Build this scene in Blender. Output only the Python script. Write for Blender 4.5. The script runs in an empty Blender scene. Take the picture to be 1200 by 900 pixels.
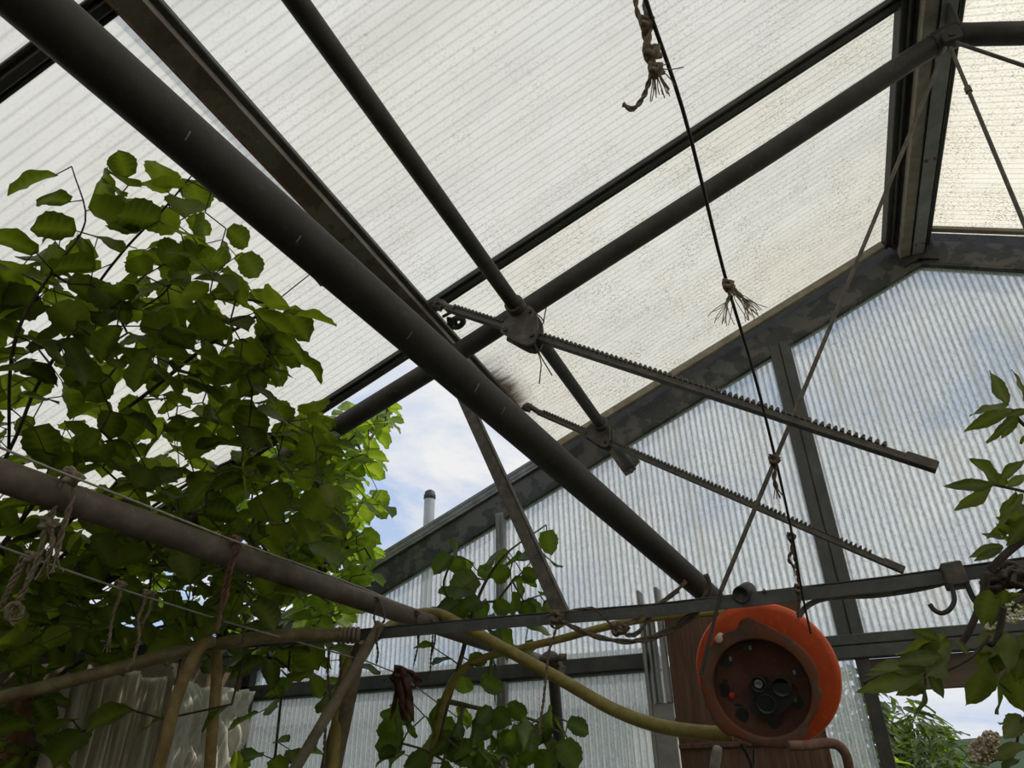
import bpy, math, random
import numpy as np
from mathutils import Vector, Matrix, noise

rnd = random.Random(7)
sc = bpy.context.scene
COL = sc.collection
PI = math.pi

# ------------------------------------------------------------------ camera (solved from the greenhouse's own X, Y, Z lines)
F = 824.0
PITCH, ROLL, YAW = math.radians(29.97), math.radians(-1.21), math.radians(-22.09)
EYE = Vector((0, 0, 1.5))
FW = Vector((math.sin(YAW) * math.cos(PITCH), math.cos(YAW) * math.cos(PITCH), math.sin(PITCH)))
_r = Vector((math.cos(YAW), -math.sin(YAW), 0)); _u = _r.cross(FW)
RT = math.cos(ROLL) * _r + math.sin(ROLL) * _u
UP = -math.sin(ROLL) * _r + math.cos(ROLL) * _u
cam = bpy.data.cameras.new('camera'); cam.sensor_width = 36; cam.lens = 36 * F / 1200; cam.clip_start = .02; cam.clip_end = 500
co = bpy.data.objects.new('camera', cam); COL.objects.link(co)
m = Matrix((RT, UP, -FW)).transposed().to_4x4(); m.translation = EYE; co.matrix_world = m
sc.camera = co

def ray(x, y): return RT * ((x - 600) / F) - UP * ((y - 450) / F) + FW
def dp(x, y, d): return EYE + ray(x, y) * d                      # a sight line at a depth in metres
def onY(x, y, v): r = ray(x, y); return EYE + r * ((v - EYE.y) / r.y)
def onX(x, y, v): r = ray(x, y); return EYE + r * ((v - EYE.x) / r.x)
def onZ(x, y, v): r = ray(x, y); return EYE + r * ((v - EYE.z) / r.z)
K = .4276; RX, RZ = .669, 3.351                                   # roof pitch, ridge line
GY = 2.6                                                          # gable wall
def roofz(x): return RZ - K * abs(x - RX)
def onroof(x, y, off=0):
    r = ray(x, y); n = Vector((-K, 0, 1)); d = RZ - K * RX + off
    return EYE + r * ((d - n.dot(EYE)) / n.dot(r))
def proj(P):
    v = Vector(P) - EYE; z = v.dot(FW)
    return 600 + F * v.dot(RT) / z, 450 - F * v.dot(UP) / z, z

# ------------------------------------------------------------------ materials
class NT:
    def __init__(s, name):
        s.m = bpy.data.materials.new(name); s.m.use_nodes = True; s.t = s.m.node_tree; s.t.nodes.clear()
        s.out = s.n('ShaderNodeOutputMaterial')
    def n(s, ty, **kw):
        o = s.t.nodes.new(ty)
        for k, v in kw.items(): setattr(o, k, v)
        return o
    def l(s, a, b): s.t.links.new(a, b)
    def coord(s, which='Object'): return s.n('ShaderNodeTexCoord').outputs[which]
    def noise(s, scale, detail=4, rough=.6, vec=None, stretch=None):
        o = s.n('ShaderNodeTexNoise'); o.inputs['Scale'].default_value = scale
        o.inputs['Detail'].default_value = detail; o.inputs['Roughness'].default_value = rough
        v = vec or s.coord()
        if stretch:
            mp = s.n('ShaderNodeMapping'); mp.inputs['Scale'].default_value = stretch; s.l(v, mp.inputs['Vector']); v = mp.outputs[0]
        s.l(v, o.inputs['Vector']); return o.outputs['Fac']
    def ramp(s, fac, stops, const=False):
        o = s.n('ShaderNodeValToRGB'); e = o.color_ramp.elements
        if const: o.color_ramp.interpolation = 'CONSTANT'
        while len(e) < len(stops): e.new(.5)
        for k, (p, c) in enumerate(stops):
            e[k].position = p; e[k].color = (*c, 1) if not isinstance(c, (int, float)) else (c, c, c, 1)
        s.l(fac, o.inputs['Fac']); return o.outputs['Color']
    def mix(s, fac, a, b, mode='MIX'):
        o = s.n('ShaderNodeMix', data_type='RGBA', blend_type=mode)
        for k, v in ((0, fac), (6, a), (7, b)):
            sock = o.inputs[k]
            if hasattr(v, 'is_linked'): s.l(v, sock)
            elif isinstance(v, (int, float)): sock.default_value = float(v) if k == 0 else (v, v, v, 1)
            else: sock.default_value = (*v, 1)
        return o.outputs[2]
    def math(s, op, a, b=None, c=None):
        o = s.n('ShaderNodeMath', operation=op)
        for k, v in enumerate((a, b, c)):
            if v is None: continue
            if isinstance(v, (int, float)): o.inputs[k].default_value = v
            else: s.l(v, o.inputs[k])
        return o.outputs[0]
    def bump(s, h, strength, dist=.002):
        o = s.n('ShaderNodeBump'); o.inputs['Strength'].default_value = strength; o.inputs['Distance'].default_value = dist
        s.l(h, o.inputs['Height']); return o.outputs[0]
    def pbr(s, col, rough=.6, metal=0, bump=None, spec=.5):
        p = s.n('ShaderNodeBsdfPrincipled')
        if isinstance(col, tuple): p.inputs['Base Color'].default_value = (*col, 1)
        else: s.l(col, p.inputs['Base Color'])
        if isinstance(rough, (int, float)): p.inputs['Roughness'].default_value = rough
        else: s.l(rough, p.inputs['Roughness'])
        p.inputs['Metallic'].default_value = metal; p.inputs['Specular IOR Level'].default_value = spec
        if bump is not None: s.l(bump, p.inputs['Normal'])
        return p.outputs[0]
    def done(s, sh): s.l(sh, s.out.inputs['Surface']); return s.m

def metal(name, c1, c2, c3, scale=30, rough=.6, patch=None, spec=.4, k=1.):
    c1, c2, c3 = [tuple(v * k for v in c) for c in (c1, c2, c3)]
    t = NT(name); n1 = t.noise(scale, 6, .65); n2 = t.noise(scale * 5, 3, .6)
    c = t.ramp(n1, [(.3, c1), (.52, c2), (.72, c3)])
    c = t.mix(t.ramp(n2, [(.6, 0.), (.75, .45)]), c, tuple(min(1, v * 1.9 + .03) for v in c2))
    if patch:
        pm = t.ramp(t.noise(patch[0], 3, .55), [(.48, 0.), (.53, 1.)]); c = t.mix(pm, c, patch[1])
    return t.done(t.pbr(c, rough, .0, t.bump(n2, .35, .001), spec))

M = {}
M['pipe'] = metal('weathered_pipe_steel', (.038, .033, .027), (.075, .065, .052), (.12, .105, .085), 14, k=0.45)
M['pipe_mark'] = metal('scuffed_pipe_steel', (.042, .037, .03), (.07, .062, .05), (.1, .09, .072), 14, k=0.36)
M['brown_pipe'] = metal('rust_brown_pipe', (.11, .085, .065), (.19, .15, .115), (.28, .23, .18), 18, k=0.55)
M['iron'] = metal('dark_cast_iron', (.05, .042, .034), (.10, .085, .068), (.17, .145, .115), 40, .65, k=0.85)
M['rackiron'] = metal('dusty_rack_steel', (.05, .043, .036), (.085, .074, .06), (.13, .115, .095), 40, .6, k=0.95)
M['blackiron'] = metal('black_iron', (.02, .018, .016), (.035, .032, .028), (.06, .052, .045), 40, .55)
M['frame'] = metal('dark_frame_steel', (.05, .048, .042), (.085, .08, .07), (.12, .115, .1), 20, .6, k=0.5)
M['galv'] = metal('patchy_galvanised_steel', (.055, .055, .05), (.085, .085, .078), (.12, .12, .11), 14, .6, (16, (.10, .095, .08)), k=0.55)
M['olive'] = metal('olive_painted_steel', (.10, .09, .065), (.15, .135, .10), (.2, .18, .135), 18, .6, (9, (.08, .062, .042)), k=0.85)
M['grey'] = metal('dull_grey_steel', (.10, .105, .10), (.15, .155, .15), (.21, .215, .2), 14, .55, k=0.42)
M['batten'] = metal('pale_batten', (.22, .19, .14), (.32, .28, .21), (.42, .37, .29), 25, .7, k=0.75)
M['alu'] = metal('weathered_aluminium', (.2, .2, .19), (.3, .3, .28), (.4, .4, .37), 20, .45, k=0.7)
M['rust'] = metal('rust', (.09, .04, .03), (.17, .085, .06), (.26, .15, .11), 40, .8)
M['hose_olive'] = metal('dirty_olive_hose', (.13, .10, .045), (.21, .165, .075), (.3, .25, .13), 30, .55, k=0.72)
M['hose_yellow'] = metal('dirty_yellow_hose', (.22, .165, .035), (.34, .27, .06), (.45, .37, .11), 30, .5, k=0.62)
M['hose_dark'] = metal('brown_hose', (.09, .07, .045), (.14, .115, .075), (.2, .165, .115), 30, .55, k=0.8)
M['twine'] = metal('old_twine', (.16, .12, .085), (.27, .21, .155), (.38, .31, .24), 120, .95, spec=.1, k=0.85)
M['twine_dark'] = metal('dark_twine', (.08, .06, .045), (.13, .10, .078), (.2, .16, .125), 120, .95, spec=.1)
M['cord'] = metal('black_cord', (.02, .018, .017), (.03, .027, .025), (.045, .04, .037), 80, .7)
M['wire'] = metal('grey_wire', (.2, .19, .17), (.3, .285, .255), (.38, .36, .32), 60, .6)
M['cable'] = metal('dusty_cable', (.13, .12, .10), (.2, .185, .155), (.27, .25, .21), 60, .7)
M['stick'] = metal('grey_bamboo', (.16, .13, .085), (.26, .215, .145), (.36, .31, .22), 22, .7, k=0.7)
M['post'] = metal('old_wood_post', (.08, .06, .04), (.14, .105, .07), (.2, .155, .11), 22, .85)
M['bark'] = metal('dark_twig_bark', (.03, .022, .016), (.05, .038, .027), (.08, .06, .045), 40, .8)
M['greenstem'] = metal('green_brown_stem', (.06, .055, .03), (.10, .09, .045), (.15, .13, .07), 40, .7)
M['orange'] = metal('orange_plastic', (.56, .07, .015), (.66, .088, .018), (.72, .115, .028), 18, .45, spec=.5)
M['dirtyorange'] = metal('dust_covered_orange_plastic', (.11, .06, .042), (.15, .085, .06), (.2, .12, .088), 22, .75, (20, (.17, .06, .034)), spec=.2, k=0.9)
M['track'] = metal('pale_grey_track', (.16, .16, .15), (.22, .22, .205), (.28, .28, .26), 14, .6)
M['hose_ochre'] = metal('weathered_ochre_hose', (.13, .085, .03), (.21, .145, .05), (.3, .22, .09), 30, .55)
M['innerorange'] = metal('dark_dusty_red_plastic', (.085, .032, .02), (.125, .045, .028), (.16, .065, .04), 22, .7, k=0.72)
M['black'] = metal('black_plastic', (.012, .012, .012), (.018, .018, .018), (.03, .03, .03), 40, .4)
M['ceramic'] = metal('pale_plastic', (.45, .3, .22), (.6, .42, .32), (.7, .55, .45), 40, .5)
M['red'] = metal('red_button_plastic', (.35, .02, .012), (.42, .03, .018), (.5, .05, .03), 40, .4)
M['dry'] = metal('dry_brown_leaf', (.06, .028, .02), (.12, .055, .04), (.19, .10, .07), 60, .85, spec=.2, k=0.7)
M['umbel'] = metal('spent_umbel', (.38, .31, .22), (.55, .46, .34), (.7, .6, .46), 200, .95, spec=.1)
M['cream'] = metal('creamy_umbel', (.55, .52, .36), (.7, .67, .5), (.8, .78, .62), 200, .95, spec=.1)
M['chim'] = metal('brushed_chimney_steel', (.4, .41, .42), (.5, .51, .52), (.6, .61, .62), 3, .35, k=0.8)
M['soil'] = metal('soil', (.05, .038, .027), (.075, .058, .04), (.11, .085, .06), 4, .95, spec=.1)
M['grass'] = metal('meadow', (.05, .085, .02), (.08, .125, .03), (.12, .17, .05), 3, .95, spec=.1)
M['hill'] = metal('wooded_hill', (.05, .085, .05), (.075, .115, .07), (.10, .145, .09), .08, 1, spec=.05, k=0.7)
M['housewall'] = metal('grey_render', (.34, .33, .3), (.4, .385, .35), (.45, .435, .4), 2, .9)
M['tile'] = metal('grey_tiles', (.09, .085, .08), (.13, .12, .115), (.17, .16, .15), 3, .8)

def wood(name, c1, c2, c3, axis_scale):
    t = NT(name); n = t.noise(9, 6, .7, stretch=axis_scale); n2 = t.noise(3, 3, .6)
    c = t.ramp(n, [(.3, c1), (.5, c2), (.72, c3)]); c = t.mix(t.ramp(n2, [(.4, 0.), (.65, .6)]), c, c1)
    return t.done(t.pbr(c, .8, 0, t.bump(n, .4, .002), .2))
M['doorwood'] = wood('brown_stained_door_wood', (.07, .038, .025), (.115, .066, .044), (.18, .118, .085), (12, 12, .7))
M['board'] = wood('grey_brown_board', (.09, .065, .045), (.14, .105, .075), (.2, .155, .115), (.7, 12, 12))
M['plank'] = wood('orange_brown_plank', (.13, .06, .025), (.2, .10, .045), (.28, .155, .08), (12, 12, .7))

def translucent_mix(t, col, trans, diff=.12, clear=0.0, clear_tint=(1, 1, 1), normal=None, gloss=.04, grough=.35):
    tr = t.n('ShaderNodeBsdfTranslucent'); df = t.n('ShaderNodeBsdfDiffuse'); tp = t.n('ShaderNodeBsdfTransparent'); gl = t.n('ShaderNodeBsdfGlossy')
    t.l(col, tr.inputs[0]); t.l(col, df.inputs[0]); gl.inputs['Roughness'].default_value = grough
    if normal is not None:
        for s_ in (tr, df, gl): t.l(normal, s_.inputs['Normal'])
    if isinstance(clear_tint, tuple): tp.inputs[0].default_value = (*clear_tint, 1)
    else: t.l(clear_tint, tp.inputs[0])
    def mx(f, a, b):
        o = t.n('ShaderNodeMixShader')
        if isinstance(f, (int, float)): o.inputs[0].default_value = f
        else: t.l(f, o.inputs[0])
        t.l(a, o.inputs[1]); t.l(b, o.inputs[2]); return o.outputs[0]
    a = mx(diff, tr.outputs[0], df.outputs[0])
    if clear is not None and not (isinstance(clear, (int, float)) and clear <= 0): a = mx(clear, a, tp.outputs[0])
    return mx(gloss, a, gl.outputs[0])

def polycarb(name, axis, base, dirt, dirtamt, clear, pitch=.0215, stain=False, ribdark=.8, gable=False):
    """inner sheet of a ribbed twin-wall panel"""
    t = NT(name); geo = t.n('ShaderNodeNewGeometry'); t.coord = lambda which='Object': geo.outputs['Position']; sep = t.n('ShaderNodeSeparateXYZ'); t.l(t.coord(), sep.inputs[0])
    a = sep.outputs['XYZ'.index(axis)]
    w = t.math('SINE', t.math('MULTIPLY', a, 2 * PI / pitch))
    rib = t.ramp(t.math('MULTIPLY_ADD', w, .5, .5), [(.0, ribdark), (.16, .95), (.6, 1.), (1., .975)])
    w2 = t.math('SINE', t.math('MULTIPLY', a, 2 * PI / (pitch * 19.3)))
    st = {'Y': (1.4, 7, 1.4), 'X': (7, 7, 1.2)}[axis]
    cloud = t.noise(1.6, 5, .6, stretch=st)
    tone = t.ramp(cloud, [(.32, tuple(v * .88 for v in base)), (.55, base), (.75, tuple(min(.97, v * 1.04) for v in base))])
    big = t.ramp(t.noise(1.3, 4, .55), [(.4, 0.), (.68, .5)])
    tone = t.mix(big, tone, dirt)
    # specks of moss and dust, thicker towards the gable for the roof sheets
    sp = t.noise(150, 2, .5, stretch=(1, 1, 1) if gable else (.75, 1, .75)) if gable else t.noise(210, 2, .55, stretch=(.7, 1, .7))
    if gable: amt = t.ramp(t.noise(3, 3, .6), [(.3, .15), (.8, dirtamt)])
    else:
        amt = t.math('MULTIPLY', t.ramp(t.math('MULTIPLY_ADD', sep.outputs[1], .45, -.18), [(0., .15), (1., 1.)]), dirtamt)
        amt = t.math('MULTIPLY', amt, t.ramp(t.noise(7, 5, .75), [(.35, .12), (.62, 1.)]))
    sm = t.math('MULTIPLY', t.ramp(sp, [(.52, 0.), (.62, 1.)]), amt)
    c = t.mix(sm, tone, (.30, .25, .15)); c = t.mix(1., c, rib, 'MULTIPLY')
    blot = t.math('MULTIPLY', t.ramp(t.noise(22, 3, .7), [(.70, 0.), (.76, .55)]), 1.)
    c = t.mix(blot, c, (.28, .25, .17))
    if stain:   # rust washed from the vent rail over the ribs
        d = t.n('ShaderNodeVectorMath', operation='SUBTRACT'); t.l(t.coord(), d.inputs[0]); d.inputs[1].default_value = stain
        mp = t.n('ShaderNodeMapping'); mp.inputs['Scale'].default_value = (9., 3.6, 9.); t.l(d.outputs[0], mp.inputs[0])
        ln = t.n('ShaderNodeVectorMath', operation='LENGTH'); t.l(mp.outputs[0], ln.inputs[0])
        rr = t.math('ADD', ln.outputs[1], t.math('MULTIPLY', t.noise(30, 4, .7, stretch=(.3, 1.6, .3)), -.7))
        c = t.mix(t.ramp(rr, [(.0, .98), (.16, .8), (.42, .22), (.75, 0.)]), c, (.035, .014, .003))
    nrm = None
    if gable:
        h = t.math('ADD', t.math('MULTIPLY', w, .5), t.math('MULTIPLY', t.noise(110, 3, .6, stretch=(1, 1, .5)), 1.3))
        nrm = t.bump(h, .45, .003)
        spk = t.ramp(t.noise(85, 2, .6, stretch=(1, 1, .75)), [(.47, 0.), (.57, .6), (.70, .85)])
        blob = t.ramp(t.noise(4, 4, .6), [(.35, .25), (.65, 1.)])
        c = t.mix(t.math('MULTIPLY', spk, blob), c, (.36, .39, .41))
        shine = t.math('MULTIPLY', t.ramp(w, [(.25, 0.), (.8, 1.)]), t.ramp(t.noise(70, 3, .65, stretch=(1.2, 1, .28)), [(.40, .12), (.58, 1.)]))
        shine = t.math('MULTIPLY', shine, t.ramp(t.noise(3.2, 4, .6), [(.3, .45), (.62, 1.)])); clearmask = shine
        strk = t.ramp(t.noise(2.3, 4, .6, stretch=(5.5, 1, .42)), [(.55, 0.), (.70, .55)])
        c = t.mix(strk, c, (.60, .565, .49))
        c = t.mix(shine, c, (.97, .98, .99))  # broken bright highlights along the rib crests, painted into the sheet colour
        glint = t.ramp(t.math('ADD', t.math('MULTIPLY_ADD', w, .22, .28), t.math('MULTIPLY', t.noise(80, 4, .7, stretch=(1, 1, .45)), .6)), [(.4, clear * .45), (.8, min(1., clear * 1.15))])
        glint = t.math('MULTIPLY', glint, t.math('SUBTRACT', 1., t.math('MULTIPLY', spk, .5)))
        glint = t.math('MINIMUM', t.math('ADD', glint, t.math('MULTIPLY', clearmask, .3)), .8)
        tint = t.mix(sm, (.95, .97, 1.), (.4, .36, .27)); tint = t.mix(strk, tint, (.62, .58, .5)); tint = t.mix(1., tint, rib, 'MULTIPLY')
        return t.done(translucent_mix(t, c, .8, .15, glint, tint, nrm, .05, .3))
    return t.done(translucent_mix(t, c, .9, .08, clear, (.97, .96, .92), None, .02, .4))
M['roofpane'] = polycarb('cream_ribbed_polycarbonate', 'Y', (.87, .845, .765), (.845, .785, .63), .75, .02, pitch=.024, ribdark=.80)
M['ventpane'] = polycarb('mossy_ribbed_polycarbonate', 'Y', (.885, .845, .735), (.83, .745, .55), 1.0, .02, pitch=.024, stain=tuple(onroof(585, 462, .03)), ribdark=.78)
M['gablepane'] = polycarb('clear_ribbed_polycarbonate', 'X', (.86, .885, .90), (.74, .76, .76), .5, .42, pitch=.022, ribdark=.52, gable=True)
def outer_skin():
    t = NT('clear_outer_skin'); tp = t.n('ShaderNodeBsdfTransparent'); tp.inputs[0].default_value = (.97, .975, .97, 1)
    gl = t.n('ShaderNodeBsdfGlossy'); gl.inputs['Roughness'].default_value = .12
    mx = t.n('ShaderNodeMixShader'); mx.inputs[0].default_value = .04
    t.l(tp.outputs[0], mx.inputs[1]); t.l(gl.outputs[0], mx.inputs[2]); return t.done(mx.outputs[0])
M['skin'] = outer_skin()

def leafmat(name, dark, mid, light, tr=.55, veins=True):
    t = NT(name); g = t.n('ShaderNodeNewGeometry')
    c = t.ramp(g.outputs['Random Per Island'], [(0., dark), (.45, mid), (.7, mid), (1., light)])
    c = t.mix(t.ramp(t.noise(35, 3, .6), [(.4, 0.), (.7, .35)]), c, tuple(v * .7 for v in mid))
    at = t.n('ShaderNodeAttribute', attribute_name='vein')
    if veins: c = t.mix(t.math('MULTIPLY', at.outputs['Fac'], .4), c, tuple(min(1, v * 1.5 + .01) for v in light))
    df = t.n('ShaderNodeBsdfPrincipled'); t.l(t.mix(1., c, (.8, .8, .95), 'MULTIPLY'), df.inputs['Base Color'])
    df.inputs['Roughness'].default_value = .5; df.inputs['Specular IOR Level'].default_value = .3
    trn = t.n('ShaderNodeBsdfTranslucent'); t.l(t.mix(1., c, (1.5, 1.6, .55), 'MULTIPLY'), trn.inputs[0])
    mx = t.n('ShaderNodeMixShader'); mx.inputs[0].default_value = tr
    t.l(df.outputs[0], mx.inputs[1]); t.l(trn.outputs[0], mx.inputs[2]); return t.done(mx.outputs[0])
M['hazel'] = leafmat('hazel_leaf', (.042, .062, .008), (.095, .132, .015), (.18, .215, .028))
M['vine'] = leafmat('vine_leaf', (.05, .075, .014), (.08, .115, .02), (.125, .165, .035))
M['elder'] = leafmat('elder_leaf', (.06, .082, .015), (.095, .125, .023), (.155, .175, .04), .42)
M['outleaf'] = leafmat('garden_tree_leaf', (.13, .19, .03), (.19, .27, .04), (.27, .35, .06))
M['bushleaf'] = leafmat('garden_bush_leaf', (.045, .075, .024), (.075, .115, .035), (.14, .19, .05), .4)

def fleecemat(name, c1, c2, tr, clear):
    t = NT(name); n = t.noise(16, 5, .65, stretch=(3, 3, .5))
    c = t.ramp(n, [(.3, c1), (.65, c2)])
    return t.done(translucent_mix(t, c, .6, .55, clear, (.9, .9, .88), t.bump(n, .5, .006), .05, .4))
M['fleece'] = fleecemat('dirty_garden_fleece', (.50, .44, .34), (.74, .67, .55), .4, 0)
M['film'] = fleecemat('crumpled_clear_film', (.72, .69, .62), (.88, .86, .80), .5, .2)

# ------------------------------------------------------------------ mesh builder
class MB:
    def __init__(s): s.v = []; s.f = []; s.sm = []; s.mi = []; s.vein = None
    def add(s, vs, fs, smooth=True, mi=0):
        b = len(s.v); s.v += [Vector(p) for p in vs]
        for f in fs: s.f.append([b + i for i in f]); s.sm.append(smooth); s.mi.append(mi)
    def tube(s, pts, r, seg=12, cap=True, mi=0):
        pts = [Vector(p) for p in pts]; n = len(pts)
        rs = r if isinstance(r, (list, tuple)) else [r] * n
        t0 = (pts[1] - pts[0]).normalized(); a = t0.orthogonal().normalized(); vs = []
        for i, p in enumerate(pts):
            t = (pts[min(i + 1, n - 1)] - pts[max(i - 1, 0)])
            t = t.normalized() if t.length > 1e-9 else t0
            a = (a - t * a.dot(t)); a = a.normalized() if a.length > 1e-6 else t.orthogonal().normalized()
            b = t.cross(a)
            for k in range(seg):
                an = 2 * PI * k / seg; vs.append(p + (a * math.cos(an) + b * math.sin(an)) * rs[i])
        fs = [[i * seg + k, i * seg + (k + 1) % seg, (i + 1) * seg + (k + 1) % seg, (i + 1) * seg + k] for i in range(n - 1) for k in range(seg)]
        s.add(vs, fs, True, mi)
        if cap:
            s.add(vs[:seg], [list(range(seg))[::-1]], False, mi); s.add(vs[-seg:], [list(range(seg))], False, mi)
    def box(s, lo, hi, mi=0, bev=0): s.obox(((Vector(lo) + Vector(hi)) / 2), (1, 0, 0), (0, 1, 0), (Vector(hi) - Vector(lo)) / 2, mi)
    def obox(s, c, ax, ay, half, mi=0):
        c = Vector(c); ax = Vector(ax).normalized(); ay = Vector(ay); ay = (ay - ax * ay.dot(ax)).normalized(); az = ax.cross(ay)
        b = min(.0025, min(half) * .3); vs = []; hx, hy, hz = half
        # bevelled box: 24 corner points
        for sx in (-1, 1):
            for sy in (-1, 1):
                for sz in (-1, 1):
                    for q in range(3):
                        d = [hx - b, hy - b, hz - b]; d[q] += b
                        vs.append(c + ax * sx * d[0] + ay * sy * d[1] + az * sz * d[2])
        idx = lambda sx, sy, sz, q: ((((sx > 0) * 2 + (sy > 0)) * 2 + (sz > 0)) * 3 + q)
        fs = []
        for q in range(3):
            u, w = [(1, 2), (2, 0), (0, 1)][q]
            for sg in (-1, 1):
                ring = []
                for su, sw in ((-1, -1), (1, -1), (1, 1), (-1, 1)):
                    e = [0, 0, 0]; e[q] = sg; e[u] = su; e[w] = sw; ring.append(idx(*e, q))
                fs.append(ring if sg > 0 else ring[::-1])
        for q in range(3):
            u, w = [(1, 2), (2, 0), (0, 1)][q]
            for su in (-1, 1):
                for sw in (-1, 1):
                    a = [0, 0, 0]; b2 = [0, 0, 0]; a[u] = b2[u] = su; a[w] = b2[w] = sw; a[q] = -1; b2[q] = 1
                    r_ = [idx(*a, u), idx(*b2, u), idx(*b2, w), idx(*a, w)]; fs.append(r_ if su * sw < 0 else r_[::-1])
        for sx in (-1, 1):
            for sy in (-1, 1):
                for sz in (-1, 1):
                    r_ = [idx(sx, sy, sz, q) for q in range(3)]; fs.append(r_ if sx * sy * sz > 0 else r_[::-1])
        s.add(vs, fs, False, mi)
    def bar(s, p0, p1, up, boxes, mi=0):
        """a straight profile from p0 to p1: boxes = (u0, u1, w0, w1) across (side, up)"""
        p0, p1 = Vector(p0), Vector(p1); d = p1 - p0; L = d.length; d.normalize(); up = Vector(up); up = (up - d * up.dot(d)).normalized(); sd = d.cross(up)
        for (u0, u1, w0, w1) in boxes:
            c = (p0 + p1) / 2 + sd * (u0 + u1) / 2 + up * (w0 + w1) / 2
            s.obox(c, d, sd, (L / 2, (u1 - u0) / 2, (w1 - w0) / 2), mi)
    def prism(s, poly, off, smooth=False, mi=0):
        poly = [Vector(p) for p in poly]; off = Vector(off); n = len(poly)
        s.add(poly + [p + off for p in poly], [list(range(n))[::-1], list(range(n, 2 * n))] + [[i, (i + 1) % n, n + (i + 1) % n, n + i] for i in range(n)], smooth, mi)
    def lathe(s, c, ax, prof, seg=40, mi=0, wob=None, smooth=True):
        c = Vector(c); ax = Vector(ax).normalized(); a = ax.cross(Vector((0, 0, 1)) if abs(ax.z) < .999 else Vector((0, 1, 0))).normalized(); b = ax.cross(a).normalized(); vs = []
        for j, (r, h) in enumerate(prof):
            for k in range(seg):
                an = 2 * PI * k / seg; rr = r * (wob(j, an) if wob else 1)
                vs.append(c + ax * h + (a * math.cos(an) - b * math.sin(an)) * rr)
        fs = [[j * seg + k, j * seg + (k + 1) % seg, (j + 1) * seg + (k + 1) % seg, (j + 1) * seg + k] for j in range(len(prof) - 1) for k in range(seg)]
        s.add(vs, fs, smooth, mi)
    def rope(s, pts, r, strands=2, pitch=.02, seg=6, sub=6):
        pts = smooth(pts, sub); L = 0; acc = [0]
        for i in range(1, len(pts)): L += (pts[i] - pts[i - 1]).length; acc.append(L)
        n = max(6, min(160, int(L / (pitch / 7)))); q = []; j = 0
        for i in range(n + 1):
            d = L * i / n
            while j < len(acc) - 2 and acc[j + 1] < d: j += 1
            f = (d - acc[j]) / max(1e-9, acc[j + 1] - acc[j]); q.append(pts[j].lerp(pts[j + 1], min(1, f)))
        for k in range(strands):
            tr = []
            for i, p in enumerate(q):
                t = (q[min(i + 1, n)] - q[max(i - 1, 0)]).normalized(); a = t.cross(Vector((.3, .9, .25))).normalized(); b = t.cross(a)
                an = 2 * PI * (L * i / n / pitch + k / strands); tr.append(p + (a * math.cos(an) + b * math.sin(an)) * r * .55)
            s.tube(tr, r * .62, seg)
    def build(s, name, mat, parent=None):
        me = bpy.data.meshes.new(name); o0 = parent.location if parent else Vector((0, 0, 0))
        pp = parent.parent if parent else None
        if pp: o0 = pp.location + parent.location
        me.from_pydata([tuple(p - o0) for p in s.v], [], s.f); me.update()
        me.polygons.foreach_set('use_smooth', s.sm); me.polygons.foreach_set('material_index', s.mi)
        for mt in (mat if isinstance(mat, (list, tuple)) else [mat]): me.materials.append(mt)
        if s.vein is not None:
            at = me.attributes.new('vein', 'FLOAT', 'POINT'); at.data.foreach_set('value', s.vein)
        o = bpy.data.objects.new(name, me); COL.objects.link(o)
        if parent: o.parent = parent
        return o

def smooth(pts, n=6):
    """centripetal Catmull-Rom through the points"""
    pts = [Vector(p) for p in pts]
    if len(pts) < 3: return pts
    P = [pts[0] * 2 - pts[1]] + pts + [pts[-1] * 2 - pts[-2]]; out = []
    for i in range(1, len(P) - 2):
        a, b, c, d = P[i - 1], P[i], P[i + 1], P[i + 2]
        t0 = 0; t1 = t0 + max(1e-5, (b - a).length ** .5); t2 = t1 + max(1e-5, (c - b).length ** .5); t3 = t2 + max(1e-5, (d - c).length ** .5)
        for k in range(n):
            t = t1 + (t2 - t1) * k / n
            A1 = a.lerp(b, (t - t0) / (t1 - t0)); A2_ = b.lerp(c, (t - t1) / (t2 - t1)); A3 = c.lerp(d, (t - t2) / (t3 - t2))
            B1 = A1.lerp(A2_, (t - t0) / (t2 - t0)); B2_ = A2_.lerp(A3, (t - t1) / (t3 - t1)); out.append(B1.lerp(B2_, (t - t1) / (t2 - t1)))
    return out + [pts[-1]]

def thing(name, loc, label, cat, group=None):
    o = bpy.data.objects.new(name, None); COL.objects.link(o); o.location = loc; o.empty_display_size = .05
    o['label'] = label; o['category'] = cat
    if group: o['group'] = group
    return o
def tag(o, label, cat, group=None):
    o['label'] = label; o['category'] = cat
    if group: o['group'] = group
    return o
def struct(name, loc=(0, 0, 0)):
    o = bpy.data.objects.new(name, None); COL.objects.link(o); o.location = loc; o['kind'] = 'structure'; return o
def structm(mb, name, mat, label=None):
    o = mb.build(name, mat); o['kind'] = 'structure'; return o

# ================================================================== THE SETTING
XL, XR, YF = -2.33, 3.67, -2.4          # left wall, right wall, wall behind
mb = MB(); mb.box((XL - .1, YF - .1, -.1), (XR + .1, GY + .1, 0)); structm(mb, 'floor', M['soil'])

def slab(name, quad, nrm, th, mat, parent):
    """twin-wall sheet: inner face quad (first) carries the ribs, outer face is the clear skin"""
    m_ = MB(); q = [Vector(p) for p in quad]; n = Vector(nrm).normalized() * th
    vs = q + [p + n for p in q]
    m_.add(vs, [[0, 1, 2, 3]], False, 0)
    m_.add(vs, [[7, 6, 5, 4], [0, 4, 5, 1], [1, 5, 6, 2], [2, 6, 7, 3], [3, 7, 4, 0]], False, 1)
    return m_.build(name, [M[mat], M['skin']], parent)

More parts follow.
